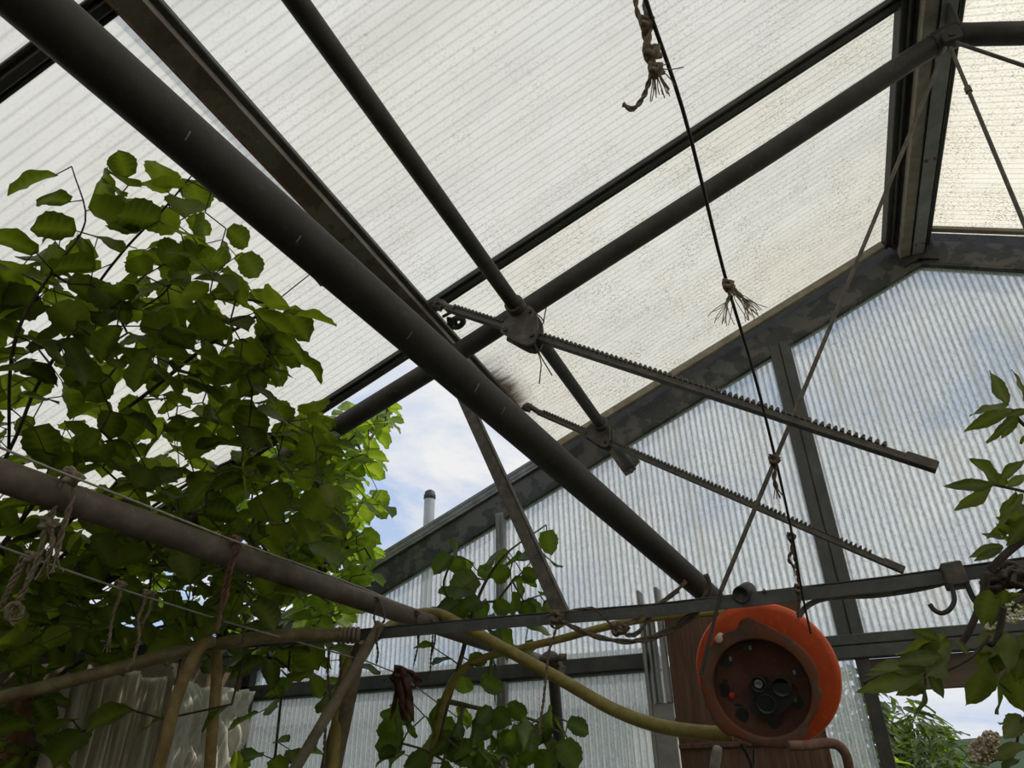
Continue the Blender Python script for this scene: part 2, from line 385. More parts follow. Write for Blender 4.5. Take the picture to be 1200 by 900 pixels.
sl = Vector((1, 0, K)).normalized(); nl = Vector((-K, 0, 1)).normalized(); nr = Vector((K, 0, 1)).normalized()
def L_(x, y, off=0): return Vector((x, y, RZ + K * (x - RX))) + nl * off
def R_(x, y, off=0): return Vector((x, y, RZ - K * (x - RX))) + nr * off
XP = -.835                               # bottom rail of the vent
roof = struct('ceiling')
# fixed panes below the vent (the bay beside the gable has lost its pane)
for (y0, y1) in ((YF, -1.8), (-1.79, -.72), (-.70, .39), (.41, 1.525)):
    slab('roof_pane', [L_(XL - .1, y0), L_(XP - .03, y0), L_(XP - .03, y1), L_(XL - .1, y1)], nl, .012, 'roofpane', roof)
for (y0, y1) in ((YF, -1.8), (-1.79, -.72), (-.70, .39), (.41, 1.46), (1.48, 2.53)):
    slab('roof_pane', [R_(.715, y0), R_(.715, y1), R_(XR + .1, y1), R_(XR + .1, y0)][::-1], nr, .012, 'ventpane', roof)
def gbar(p0, p1, up, name='glazing_bar', mat='frame', w=.02):
    b = MB(); b.bar(p0, p1, up, [(-w, w, -.012, .0), (-w * .45, w * .45, -.026, -.012), (-w * 1.1, -w * .75, -.018, -.01), (w * .75, w * 1.1, -.018, -.01)]); return b.build(name, M[mat], roof)
for y in (-1.795, -.71, .40, 1.53): gbar(L_(XL - .1, y), L_(XP - .05, y), nl)
for y in (-1.795, -.71, .40, 1.47): gbar(R_(.72, y), R_(XR + .1, y), nr)
# purlin: rusty channel beneath the vent's bottom rail
b = MB(); b.bar(L_(XP, YF), L_(XP, GY - .02), nl, [(-.016, -.010, -.040, .0), (-.054, -.010, -.042, -.036), (-.034, -.010, -.006, .0)])
b.build('purlin', M['olive'], roof)
b = MB(); b.bar(L_(XP, YF), L_(XP, GY - .02), nl, [(-.058, -.053, -.043, -.024)]); b.build('purlin_lip', M['rust'], roof)
# ridge: galvanised centre channel, pale batten, dark rails
b = MB(); b.bar((.668, YF, 3.268), (.668, GY, 3.268), (0, 0, 1), [(-.026, .026, 0, .006), (.020, .026, 0, .07), (-.026, -.020, 0, .07), (-.07, .055, .068, .08)]); b.build('ridge_channel', M['track'], roof)
b = MB(); b.bar((.624, YF, 3.275), (.624, GY, 3.275), (0, 0, 1), [(-.018, .019, -.004, .035)]); b.build('ridge_batten', M['batten'], roof)
b = MB(); b.bar(R_(.708, YF), R_(.708, GY), nr, [(-.024, .022, -.03, .0), (-.024, -.018, -.045, -.03)]); b.build('ridge_rail', M['frame'], roof)
b = MB()
for y in np.arange(-2, 2.6, .45):
    for dx in (-.012, .014):
        b = MB(); b.tube([(.668 + dx, y, 3.262), (.668 + dx, y, 3.27)], .005, 8); b.build('ridge_bolt', M['rust'], roof)

# ------------------------------------------------------------------ roof vent (top-hung sash from the ridge to the purlin)
v = thing('roof_vent', L_(-.2, .7), 'long cream ribbed roof vent sash hung from the ridge above the toothed racks', 'roof vent')
XRR = .585
for (y0, y1, mt) in ((-2.3, -.62, 'roofpane'), (-.60, .44, 'roofpane'), (.46, 1.445, 'roofpane'), (1.465, 2.52, 'ventpane')):
    if y0 == .46:   # one sheet spans the middle of the sash
        continue
    if y0 == -.60: y1 = 1.445
    slab('pane', [L_(XP - .005, y0, .03), L_(XRR, y0, .03), L_(XRR, y1, .03), L_(XP - .005, y1, .03)], nl, .012, mt, v)
def vbar(name, p0, p1, boxes, mat='frame'):
    b = MB(); b.bar(p0, p1, nl, boxes); return b.build(name, M[mat], v)
vbar('bottom_rail', L_(XP, -2.3, .03), L_(XP, 2.54, .03), [(-.022, .004, -.03, .0), (-.026, -.020, -.045, .0)])
vbar('top_rail', L_(.582, -2.3, .03), L_(.582, 2.54, .03), [(-.022, .024, -.03, .0), (-.004, .004, -.042, -.03)])
for y in (-.61, 1.455):
    vbar('divider', L_(XP, y, .03), L_(.56, y, .03), [(-.02, .02, -.012, .0), (-.009, .009, -.026, -.012), (-.022, -.015, -.02, -.01), (.015, .022, -.02, -.01)])
vbar('side_rail', L_(XP, 2.525, .03), L_(.56, 2.525, .03), [(-.012, .016, -.03, .0)], 'batten')
# hasp with a hole by the foot of the upper rack
h = MB(); hc = onroof(536, 378, -.05); e1 = (onroof(541, 383, -.05) - onroof(527, 370, -.05)).normalized()
ring = smooth([hc + (sl * math.cos(a) + Vector((0, 1, 0)) * math.sin(a)) * .018 for a in np.linspace(0, 2 * PI, 13)], 2)
h.tube(ring, .009, 8); h.bar(onroof(524, 376, -.03), hc, nl, [(-.016, .016, -.004, .003)]); h.bar(onroof(519, 371, -.03), onroof(530, 365, -.05), nl, [(-.004, .004, -.004, .003)])
h.build('hasp', M['blackiron'], v)

# ------------------------------------------------------------------ gable wall
wb = struct('wall_back')
GYo = GY + .015
def gpoly(name, pts):
    m_ = MB(); n = len(pts); q = [Vector((x, GY, z)) for x, z in pts]; vs = q + [p + Vector((0, .012, 0)) for p in q]
    m_.add(vs, [list(range(n))], False, 0); m_.add(vs, [list(range(n, 2 * n))[::-1]] + [[i, n + i, n + (i + 1) % n, (i + 1) % n] for i in range(n)], False, 1)
    return m_.build(name, [M['gablepane'], M['skin']], wb)
ZR = 1.893
def rz(x): return roofz(x) - .05
xs = [XL, -1.113, -.56, .105, XR]
gpoly('upper_pane', [(XL, ZR), (-1.113, ZR), (-1.113, rz(-1.113)), (XL, rz(XL))])
gpoly('upper_pane', [(-1.113, ZR), (.105, ZR), (.105, rz(.105)), (-1.113, rz(-1.113))])
gpoly('upper_pane', [(.105, ZR), (1.45, ZR), (1.45, rz(1.45)), (RX, rz(RX)), (.105, rz(.105))])
gpoly('upper_pane', [(1.47, ZR), (XR, ZR), (XR, rz(XR)), (1.47, rz(1.47))])
gpoly('lower_pane', [(XL, 0), (-1.113, 0), (-1.113, ZR - .03), (XL, ZR - .03)])
gpoly('lower_pane', [(-1.113, 0), (-.52, 0), (-.52, ZR - .03), (-1.113, ZR - .03)])
gpoly('lower_pane', [(-.06, 0), (.09, 0), (.09, ZR - .03), (-.06, ZR - .03)])
gpoly('lower_pane', [(.13, 0), (1.45, 0), (1.45, .95), (.13, .95)])
gpoly('lower_pane', [(1.47, 0), (XR, 0), (XR, ZR - .03), (1.47, ZR - .03)])
def gp(name, mat, p0, p1, up, boxes):
    b = MB(); b.bar(p0, p1, up, boxes); return b.build(name, M[mat], wb)
yg = GY - .015
# rafters: patchy galvanised channel, web facing the room, flange along its lower edge
e = Vector((0, -1, 0))
gp('rafter', 'galv', L_(XL - .1, yg), L_(RX + .01, yg), nl, [(-.008, .008, -.105, .0), (-.04, .008, -.112, -.104), (-.03, .008, -.008, .0)])
gp('rafter', 'galv', R_(RX - .01, yg), R_(XR + .1, yg), nr, [(-.008, .008, -.105, .0), (-.04, .008, -.112, -.104), (-.03, .008, -.008, .0)])
gp('rafter_cap', 'alu', L_(XL - .15, yg + .01), L_(XP - .02, yg + .01), nl, [(-.03, .03, .002, .014), (-.03, -.022, -.014, .004), (-.012, .03, .014, .034), (-.004, .03, .034, .05)])
gp('rafter_cap', 'frame', L_(XP, yg + .04), L_(RX, yg + .04), nl, [(-.02, .03, .002, .045)])
gp('rafter_cap', 'frame', R_(RX, yg + .03), R_(XR + .1, yg + .03), nr, [(-.035, .03, .002, .045)])
gp('rafter_cap', 'batten', R_(.715, 2.50), R_(XR, 2.50), nr, [(-.012, .012, -.012, .012)])
b = MB(); b.prism([(RX - .06, yg - .02, RZ - .125), (RX, yg - .02, RZ - .1), (RX + .06, yg - .02, RZ - .125), (RX + .06, yg - .02, RZ - .01), (RX, yg - .02, RZ), (RX - .06, yg - .02, RZ - .01)], (0, .03, 0)); b.build('apex_plate', M['frame'], wb)
# mullions
def vbox(name, mat, x0, x1, z0, z1, y0, y1): b = MB(); b.box((x0, y0, z0), (x1, y1, z1)); return b.build(name, M[mat], wb)
mb = MB(); mb.box((.062, GY - .03, ZR), (.098, GY + .01, roofz(.08) - .09)); mb.box((.102, GY - .03, ZR), (.140, GY + .01, roofz(.1) - .09)); mb.box((.095, GY - .022, ZR), (.105, GY + .01, roofz(.1) - .05)); mb.build('mullion', M['grey'], wb)
mb = MB(); mb.box((-1.131, GY - .03, 0), (-1.095, GY + .01, roofz(-1.113) - .09)); mb.box((-1.117, GY - .038, 0), (-1.109, GY - .03, roofz(-1.113) - .1)); mb.build('mullion', M['alu'], wb)
vbox('mullion', 'grey', 1.44, 1.48, 0, roofz(1.46) - .09, GY - .03, GY + .01)
vbox('corner_post', 'frame', XL - .01, XL + .05, 0, roofz(XL) - .05, GY - .04, GY + .03)
vbox('corner_post', 'frame', XR - .05, XR + .01, 0, roofz(XR) - .05, GY - .04, GY + .03)
vbox('jamb', 'frame', .095, .135, 0, ZR, GY - .03, GY + .012)
# cross rail: two steps, darker underside
gp('cross_rail', 'grey', (XL, GY - .02, ZR - .012), (-.52, GY - .02, ZR - .012), (0, 0, 1), [(-.012, .02, -.028, .022), (-.03, .01, -.036, -.027)])
gp('cross_rail', 'grey', (-.06, GY - .02, ZR - .012), (XR, GY - .02, ZR - .012), (0, 0, 1), [(-.012, .02, -.006, .026), (-.022, .02, -.046, -.008)])
gp('rail_board', 'board', (.13, GY, ZR - .11), (1.46, GY, ZR - .11), (0, 0, 1), [(-.01, .012, -.045, .05)])
vbox('sill', 'alu', .12, 1.46, .94, .98, GY - .05, GY + .06)
b = MB()
for i in range(6):
    x = XL + .12 + i * .3
    b = MB(); b.tube([(x, GY - .043, ZR - .012), (x, GY - .03, ZR - .012)], .006, 8); b.build('rail_bolt', M['frame'], wb)

# door: brown stained wood sliding in front of the gable, with a bundle of grey rails beside it
d = struct('door_1', (-.26, 2.53, 0))
mb = MB(); mb.box((-.475, 2.515, .05), (-.035, 2.55, 2.035)); mb.build('door_panel', M['doorwood'], d)
mb = MB(); mb.box((-.475, 2.505, 1.60), (-.035, 2.52, 1.615)); mb.box((-.475, 2.505, .9), (-.035, 2.52, .915)); mb.build('door_rib', M['doorwood'], d)
t1 = struct('trim_1', (-.53, 2.53, 0))
mb = MB(); mb.box((-.545, 2.50, 0), (-.478, 2.512, 1.735)); mb.build('jamb_plate', M['track'], t1)
for (x0, x1, zt) in ((-.556, -.545, 2.10), (-.533, -.527, 2.035), (-.518, -.512, 2.035), (-.494, -.481, 2.105)):
    mb = MB(); mb.box((x0, 2.49, 0 if x0 < -.54 else 1.735), (x1, 2.545, zt)); mb.build('track_rail', M['track'], t1)
mb = MB(); mb.box((-.55, 2.488, 2.02), (-.49, 2.50, 2.03)); mb.build('track_clip', M['track'], t1)

# the other walls: grey plinth, glazing and posts
def sidewall(name, x, sgn):
    w = struct(name)
    m_ = MB(); top = roofz(x)
    for (y0, y1) in ((YF, -1.2), (-1.16, .08), (.12, 1.30), (1.34, GY - .04)):
        q = [Vector((x, y0, .5)), Vector((x, y1, .5)), Vector((x, y1, top - .06)), Vector((x, y0, top - .06))]
        if sgn < 0: q = q[::-1]
        o = slab('pane', q, (sgn, 0, 0), .012, 'roofpane', w)
    m_ = MB(); m_.box((x - .04, YF, 0), (x + .04, GY, .5)); m_.build('plinth', M['housewall'], w)
    for y in (-1.18, .10, 1.32):
        p = MB(); p.box((x - .025, y - .02, .5), (x + .025, y + .02, top - .05)); p.build('post', M['frame'], w)
    p = MB(); p.box((x - .03, YF, top - .09), (x + .03, GY - .04, top - .03)); p.build('eave_beam', M['frame'], w)
sidewall('wall_right', XR, 1)
wl = struct('wall_left')
for k in range(25):
    y0 = YF + k * .2; p = MB(); p.box((XL - .012, y0 + .001, 0), (XL + .012 + .004 * (k % 2), min(y0 + .199, GY - .04), roofz(XL) - .05)); p.build('board', M['post'], wl)  # opaque dark boards added instead of panes, to keep the wall behind the fleece dark
p = MB(); p.box((XL - .03, YF, roofz(XL) - .10), (XL + .03, GY - .04, roofz(XL) - .03)); p.build('eave_beam', M['frame'], wl)
wf = struct('wall_front')
q = [(XL, YF, .0), (XR, YF, .0), (XR, YF, roofz(XR)), (RX, YF, RZ), (XL, YF, roofz(XL))]
m_ = MB(); n = 5; vs = [Vector(p) for p in q] + [Vector(p) - Vector((0, .012, 0)) for p in q]
m_.add(vs, [list(range(n))[::-1]], False, 0); m_.add(vs, [list(range(n, 2 * n))], False, 1); m_.build('pane', [M['roofpane'], M['skin']], wf)

# ================================================================== TRUSS: bent arch pipe, tie bar, strut, rods (plane y = 1.5)
TY = 1.5
tr = thing('roof_truss', onY(700, 720, TY), 'dark steel roof truss of a bent pipe arch with tie bar, strut and thin rods', 'truss')
arch = [onY(*p, TY) for p in ((20, 742), (340, 535), (527, 420), (700, 308), (900, 180), (1070, 68))]
al = Vector((XL + .03, TY, arch[0].z - .41 * (arch[0].x - XL - .03)))
path = [al] + arch + smooth([onY(1088, 57, TY), onY(1112, 42, TY), onY(1140, 40.5, TY), onY(1200, 39, TY)], 5)
e2 = path[-1]; path.append(Vector((XR - .05, TY, e2.z - .50 * (XR - .05 - e2.x) + .3)))
b = MB(); b.tube(path, .0285, 20); b.build('arch_pipe', M['pipe'], tr)
b = MB(); b.tube([onY(1092, 54, TY), onY(1120, 41, TY)], .032, 16); jc = onY(1112, 50, TY)
b.obox(jc + Vector((0, -.03, -.012)), (1, 0, 0), (0, 0, 1), (.022, .018, .004)); b.tube([jc + Vector((.0, -.038, -.012)), jc + Vector((0, -.024, -.012))], .008, 8)
b.build('ridge_clamp', M['pipe'], tr)
b = MB(); b.box((.66, TY - .03, 3.18), (.668, TY + .03, 3.27)); b.build('ridge_bracket', M['frame'], tr)
tie = [onY(*p, TY) for p in ((0, 777), (225, 757), (420, 744), (600, 728), (767, 715), (900, 700), (1000, 688.5), (1050, 682.5), (1200, 662))]
tie = [Vector((XL + .02, TY, tie[0].z))] + tie + [Vector((XR - .02, TY, 1.86))]
b = MB()
for (o0, o1, w0, w1) in ((-.002, .002, -.0135, .0115), (-.002, .03, .0095, .0135)):   # an angle: web towards the room, flange along the top
    vs = []; 
    for p in tie:
        for (a, c) in ((o0, w0), (o1, w0), (o1, w1), (o0, w1)): vs.append(p + Vector((0, a, c)))
    nn = len(tie); b.add(vs, [[i * 4 + k, i * 4 + (k + 1) % 4, i * 4 + 4 + (k + 1) % 4, i * 4 + 4 + k] for i in range(nn - 1) for k in range(4)] + [[3, 2, 1, 0], [(nn - 1) * 4 + k for k in range(4)]], False)
b.build('tie_bar', M['grey'], tr)
b = MB(); b.bar(onY(524, 418, TY - .0) + Vector((0, -.03, 0)), onY(659, 720, TY) + Vector((0, -.006, 0)), (0, -1, 0), [(-.016, .016, -.004, .004), (-.016, -.010, -.02, .004)]); b.build('strut', M['iron'], tr)
for (p, q) in (((1108, 56), (845, 692)), ((1114, 56), (1200, 262)), ((1120, 50), (1200, 77))):
    A, B = onY(*p, TY - .032), onY(*q, TY - .012)
    if q[0] == 1200: B = A + (B - A) * ((A.z - 1.835) / (A.z - B.z))
    b = MB(); b.tube([A, A.lerp(B, .5), B], .0048, 8)
    if q == (845, 692):   # the rod runs on below the tie bar
        e_ = MB(); e_.tube(smooth([B, onY(839, 718, TY - .02), onY(830, 755, TY - .03), onY(821, 792, TY - .035)], 4), .0036, 8); e_.build('rod_tail', M['cord'], tr)
    if q == (1200, 262): c_ = A.lerp(B, .12); b.tube([c_ - (B - A).normalized() * .008, c_ + (B - A).normalized() * .008], .008, 8)
    b.build('tie_rod', M['iron'], tr)

# ================================================================== PIPES
def pipe(name, label, pts, rs, mat, marks=None):
    o = thing(name, pts[0], label, 'pipe'); b = MB(); b.tube(pts, rs, 24); b.build('tube', M[mat], o); return o
A, B = dp(-60, -82, .56), dp(836, 702, 1.66)
R0 = .0262
bp = thing('steel_pipe', B, 'thick dark steel pipe slanting down from the upper left to the tie bar', 'pipe')
mb = MB(); mb.tube([A.lerp(B, t) for t in np.linspace(0, 1, 14)], R0, 28); mb.build('tube', M['pipe_mark'], bp)
dd = (B - A).normalized()
for (px, py) in ((222, 148), (352, 262), (482, 372), (555, 440), (590, 462)):   # pale scuff rings on the pipe
    # nearest point of the pipe axis to that sight line
    rr_ = ray(px, py).normalized(); w0 = A - EYE; aa, bb, cc = 1, dd.dot(rr_), 1; d_, e_ = dd.dot(w0), rr_.dot(w0); t_ = (bb * e_ - cc * d_) / (aa * cc - bb * bb)
    c0 = A + dd * t_; s1 = dd.cross(-rr_).normalized(); s2 = s1.cross(dd).normalized()
    if s2.dot(rr_) > 0: s2 = -s2
    a0 = rnd.uniform(-.5, .1); mb = MB()
    arc = [c0 + dd * (.0015 * math.sin(3 * q)) + (s2 * math.cos(q) + s1 * math.sin(q)) * (R0 + .0002) for q in np.linspace(a0, a0 + rnd.uniform(.35, .7), 9)]
    mb.tube(arc, [.0003] + [.0008] * 7 + [.0003], 5); mb.build('scuff', M['alu'], bp)
A2, B2 = dp(-40, 543, .98), dp(636, 776, 2.55)
lp = thing('water_pipe', B2, 'rust-brown pipe rising from the left edge behind the tie bar below the wires', 'pipe')
mb = MB(); mb.tube([A2.lerp(B2, t) for t in np.linspace(0, 1, 14)], .0238, 24); mb.build('tube', M['brown_pipe'], lp)
pa = lambda px: min((A2.lerp(B2, t) for t in np.linspace(0, 1, 200)), key=lambda P: abs(proj(P)[0] - px))

# ================================================================== VENT SHAFT, PINION BOXES, RACKS
SX = -.54
S0, S1 = onX(318, -40, SX), onX(740, 548, SX); S0 = S0 + (S0 - S1) * (1.6 / (S1 - S0).length)
S1.y = min(S1.y, 2.56)
vs_ = thing('vent_shaft', (S0 + S1) / 2, 'slim dark winding shaft under the vent carrying two cast pinion boxes', 'shaft')
mb = MB(); mb.tube([S0, (S0 + S1) / 2, S1], .0188, 20); mb.build('tube', M['pipe'], vs_)
def shaft_at(px): return min((S0.lerp(S1, t) for t in np.linspace(0, 1, 400)), key=lambda P: abs(proj(P)[0] - px))
racks = []
for (ctr, tri, start, end, hook, lab) in (
    (609, [(586, 389), (619, 404), (627, 398), (629, 372), (624, 361), (615, 358), (590, 377)], (524, 360), (1099, 547), (514, 357), 'long toothed steel rack through the upper pinion box, square end by the gable mullion'),
    (706, [(682, 508), (706, 523), (712, 522), (714, 500), (710, 489), (701, 492), (686, 502)], (630, 482), (1060, 668), (618, 477), 'long toothed steel rack through the lower pinion box, ending just above the tie bar')):
    c = shaft_at(ctr); y0 = c.y
    ph = MB(); poly = [onY(x, y, y0 - .022) for x, y in tri]
    # rounded outline, two cheeks with a spacer block between
    cen = sum(poly, Vector()) / len(poly); out = smooth(poly + poly[:1], 4)[:-1]
    ph.prism(out, (0, .008, 0)); ph.prism([p + Vector((0, .040, 0)) for p in out], (0, .008, 0)); ph.prism([cen + (p - cen) * .8 + Vector((0, .006, 0)) for p in out], (0, .036, 0))
    ph.tube([c + Vector((0, -.045, 0)), c + Vector((0, .055, 0))], [.0255, .0245], 18)
    pin = ph.build('pinion_box', M['iron'], vs_)
    for k in (0, 2, 4):
        bl = MB(); p = cen + (poly[k] - cen) * .76; bl.tube([p + Vector((0, -.006, 0)), p + Vector((0, .002, 0))], .0055, 6); bl.build('bolt', M['blackiron'], pin)
    ry = y0
    P0, P1 = onY(*start, ry), onY(*end, ry); H = onY(*hook, ry)
    rk = thing('toothed_rack', P1, lab, 'rack', 'toothed racks of the roof vent')
    dr = (P1 - P0).normalized(); upv = Vector((0, 1, 0)).cross(dr)
    if upv.z < 0: upv = -upv
    Lr = (P1 - P0).length
    t = MB(); t.bar(P0, P1, upv, [(-.0035, .0035, -.010, .006), (-.011, .011, -.011, -.006)])
    pit = .0128; nt = int((Lr - .075) / pit)
    for i in range(2, nt):
        c0 = P0 + dr * (i * pit) + upv * .006; w = .0046; hh = .0075
        t.prism([c0 - dr * w + Vector((0, -.0075, 0)), c0 + dr * w + Vector((0, -.0075, 0)), c0 + dr * w * .45 + upv * hh + Vector((0, -.0075, 0)), c0 - dr * w * .45 + upv * hh + Vector((0, -.0075, 0))], (0, .015, 0))
    t.bar(P1 - dr * .055, P1, upv, [(-.008, .008, -.011, .0095)])
    t.build('rack_bar', M['rackiron'], rk)
    t = MB(); t.tube(smooth([P0 + dr * .03, P0, P0.lerp(H, .6) + upv * .004, H + upv * .002, H - upv * .014 + dr * .006], 4), [.010] * 9 + [.011] * 6 + [.009] * 2 if False else .0105, 10)
    t.obox(H, dr, upv, (.018, .016, .008)); t.tube([H + Vector((0, -.016, 0)), H + Vector((0, .016, 0))], .006, 8)
    t.build('eye_end', M['iron'], rk)
# end bearing bracket on the gable
mb = MB(); q = [onY(x, y, S1.y - .02) for x, y in ((712, 528), (722, 523), (748, 538), (742, 545), (735, 553), (728, 551))]
mb.prism(q, (0, .03, 0)); cc = onY(736, 547, S1.y - .03); mb.tube([cc, cc + Vector((0, .04, 0))], .014, 10)
cc = onY(741, 546, S1.y - .03); mb.tube([cc, cc + Vector((0, .03, 0))], .009, 6)
mb.bar(onY(712, 520, S1.y), onY(735, 552, S1.y), (0, -1, 0), [(-.016, .016, -.035, -.028)])
mb.build('end_bracket', M['iron'], vs_)
# twisted tie wire at the upper box
c = shaft_at(609); y0 = c.y - .03
tw = MB()
for pl in ([(628, 398), (632, 385), (637, 377), (630, 369), (626, 367)], [(637, 378), (638, 371), (640, 361)], [(626, 402), (630, 412), (634, 425), (633, 440), (632, 450)], [(629, 406), (634, 418), (641, 430), (647, 440)]):
    tw.tube(smooth([onY(x, y, y0) for x, y in pl], 4), .0016, 6)
tag(tw.build('tie_wire', M['cord']), 'thin black tie wire twisted around the upper pinion box with loose ends', 'wire')

# ================================================================== CABLE REEL
RC = dp(898, 789, 1.50)                                      # centre of the back flange
fc = dp(892, 806, 1.395)                                     # centre of the front flange
axv = (fc - RC); RL = axv.length; axv.normalize()
rl = thing('cable_reel', RC, 'bright orange plastic cable reel caked in dust hanging under the tie bar', 'cable reel')
b = MB(); r1 = .1465
b.lathe(RC, axv, [(.03, -.016), (r1 - .03, -.016), (r1 - .004, -.010), (r1, -.002), (r1 - .003, .006), (r1 - .014, .008), (.06, .004), (.03, .004)], 72); b.build('back_flange', M['orange'], rl)
b = MB(); b.lathe(RC, axv, [(.094, .0), (.094, RL - .004)], 48); b.build('drum', M['innerorange'], rl)
def wob(j, an):
    n_ = noise.noise(Vector((math.cos(an) * 2.1, math.sin(an) * 2.1, 3.3))); n2_ = noise.noise(Vector((math.cos(an) * 7, math.sin(an) * 7, 1.3)))
    if j in (2, 3, 4, 5): return 1 + .07 * n_ + .035 * n2_ + .085 * math.exp(-((an - BA + PI) % (2 * PI) - PI) ** 2 / .05)
    return 1
# angle of the lump at the top of the front flange
ax_a = axv.cross(Vector((0, 0, 1))).normalized(); ax_b = axv.cross(ax_a).normalized()
vv = dp(868, 722, 1.39) - fc; BA = math.atan2(-vv.dot(ax_b), vv.dot(ax_a))
r2 = .1145; r3 = .0905
def on_disc(x, y, h):
    r = ray(x, y); P0 = fc + axv * h; return EYE + r * ((P0 - EYE).dot(axv) / r.dot(axv))
OUT = [(85, 470), (95, 400), (130, 318), (195, 258), (262, 230), (272, 197), (320, 180), (372, 203), (440, 235), (520, 282), (580, 332), (628, 392), (652, 440), (648, 495), (670, 540), (658, 590), (640, 650), (606, 700), (598, 745), (556, 790), (500, 806), (430, 802), (360, 792), (300, 772), (250, 748), (212, 742), (168, 700), (138, 650), (108, 580), (90, 522)]
ro = smooth([on_disc(800 + x / 4.09, 680 + y / 4.09, 0) for x, y in OUT + OUT[:1]], 6)[:-1]; NO = len(ro); vs = []
for i, p in enumerate(ro):
    d_ = (p - fc); L_o = d_.length; d_.normalize(); jit = 1 + .012 * noise.noise(p * 60)
    for (rr, h) in ((r3, -.012), (r3 + .002, .0015), (r3 + .006, .003), (L_o * jit - .004, .003), (L_o * jit, .0005), (L_o * jit, -.003), (L_o * jit - .006, -.009), (r3, -.012)): vs.append(fc + d_ * rr + axv * h)
b = MB(); b.add(vs, [[i * 8 + k, ((i + 1) % NO) * 8 + k, ((i + 1) % NO) * 8 + k + 1, i * 8 + k + 1] for i in range(NO) for k in range(7)]); b.build('front_flange', M['dirtyorange'], rl)
ax_a = axv.cross(Vector((0, 0, 1))).normalized(); ax_b = axv.cross(ax_a).normalized()
REC = .024
b = MB(); b.lathe(fc, axv, [(r3 + .0005, -.002), (r3 - .002, -.016), (r3 - .004, -REC), (.0005, -REC)], 64); b.build('recess', M['innerorange'], rl)
# frame on the recess floor that places what sits there by where it shows on the reel
def on_disc(x, y, h):
    r = ray(x, y); P0 = fc + axv * h; return EYE + r * ((P0 - EYE).dot(axv) / r.dot(axv))
b = MB()
pts = [on_disc(x, y, -REC) for x, y in ((879, 800), (886, 792), (898, 793), (905, 799), (912, 797), (926, 799), (933, 807), (932, 815), (916, 833), (906, 837), (888, 836), (881, 829), (881, 822), (889, 814), (881, 810))]
ou = smooth(pts + pts[:1], 4)[:-1]; b.prism(ou, axv * .022)
sb = b.build('socket_block', M['black'], rl)
for (x, y, rr) in ((889, 801, .0155), (916, 804, .019), (898, 824, .0195)):
    cc = on_disc(x, y, -REC + .022); b = MB(); b.lathe(cc, axv, [(rr, 0), (rr * .98, .008), (rr * .86, .0085), (rr * .8, -.006), (.0004, -.006)], 28)
    s_ = b.build('socket', M['black'], rl)
    if rr < .016:
        b = MB(); b.lathe(cc, axv, [(.008, 0), (.008, .006), (.005, .0062), (.0045, .001), (.0003, .001)], 18); b.build('earth_pin', M['alu'], s_)
    else:
        b = MB()
        for sg in (-1, 1):
            b.tube([cc + ax_a * sg * .008 - axv * .006, cc + ax_a * sg * .008 - axv * .0045], .0025, 8)
        b.build('socket_hole', M['blackiron'], s_)
for (x, y, w, hgt) in ((847, 774, 8, 6), (874, 754, 9, 4), (940, 788, 6, 7), (843, 811, 7.5, 9), (940, 828, 6.5, 9), (867, 845, 8, 9.5), (909, 852, 7.5, 10)):
    x, y = 893.5 + (x - 893.5) * .90, 801.5 + (y - 803) * .88
    q = [on_disc(x + w * math.cos(a), y + hgt * math.sin(a), -REC + .0012) for a in np.linspace(0, 2 * PI, 15)[:-1]]
    b = MB(); b.prism(q, -axv * .006); b.build('slot', M['black'], rl)
for (x, y, s_) in ((845, 799, 3), (862, 831, 4), (897, 846, 4)):
    x, y = 893.5 + (x - 893.5) * .90, 801.5 + (y - 803) * .88
    q = [on_disc(x + dx * s_, y + dy * 2, -REC + .0014) for dx, dy in ((-1, -1), (1, -.4), (1, 1), (-1, .4))]
    b = MB(); b.prism(q, -axv * .01); b.build('vent_slit', M['black'], rl)
for (x, y) in ((853, 772), (876, 759), (928, 788), (929, 820)):   # pale metal tabs behind the slots
    P = on_disc(x + 3, y, -REC + .004); b = MB(); b.obox(P, ax_a, axv, (.0026, .0035, .004)); b.build('tab', M['alu'], rl)
P = on_disc(858, 815, -REC); b = MB(); b.lathe(P, axv, [(.0065, 0), (.0065, .005), (.004, .006), (.0003, .006)], 18); b.build('reset_button', M['red'], rl)
P = on_disc(843, 748, 0); b = MB(); b.lathe(P, axv, [(.0075, -.02), (.0078, .012), (.006, .015), (.0003, .015)], 20); b.build('winding_knob', M['ceramic'], rl)
# hook strap that carries the reel from the tie bar
hk = MB(); topb = onY(897, 701, TY); ru = Vector((0, 0, 1)); ru = (ru - axv * ru.dot(axv)).normalized(); rim = RC + ru * .142 - axv * .022
hk.tube(smooth([topb + Vector((0, -.006, .010)), topb + Vector((0, .012, .017)), topb + Vector((0, .036, .006)), rim + ru * .004, rim - ru * .03, RC + ru * .085 - axv * .014], 4), .0035, 8); hk.build('hanger', M['blackiron'], rl)
# black pipe cap lying on the tie bar
cb = onY(868, 697, TY - .014); cdir = (onY(879, 690, TY + .05) - cb).normalized()
mb = MB(); mb.lathe(cb, cdir, [(.0125, .005), (.0135, 0), (.0165, .0), (.0165, .055), (.014, .058), (.0003, .058)], 24); mb.lathe(cb, cdir, [(.0125, .005), (.0003, .012)], 24)
tag(mb.build('pipe_cap', M['blackiron']), 'short black pipe cap lying across the tie bar above the orange reel', 'pipe cap')

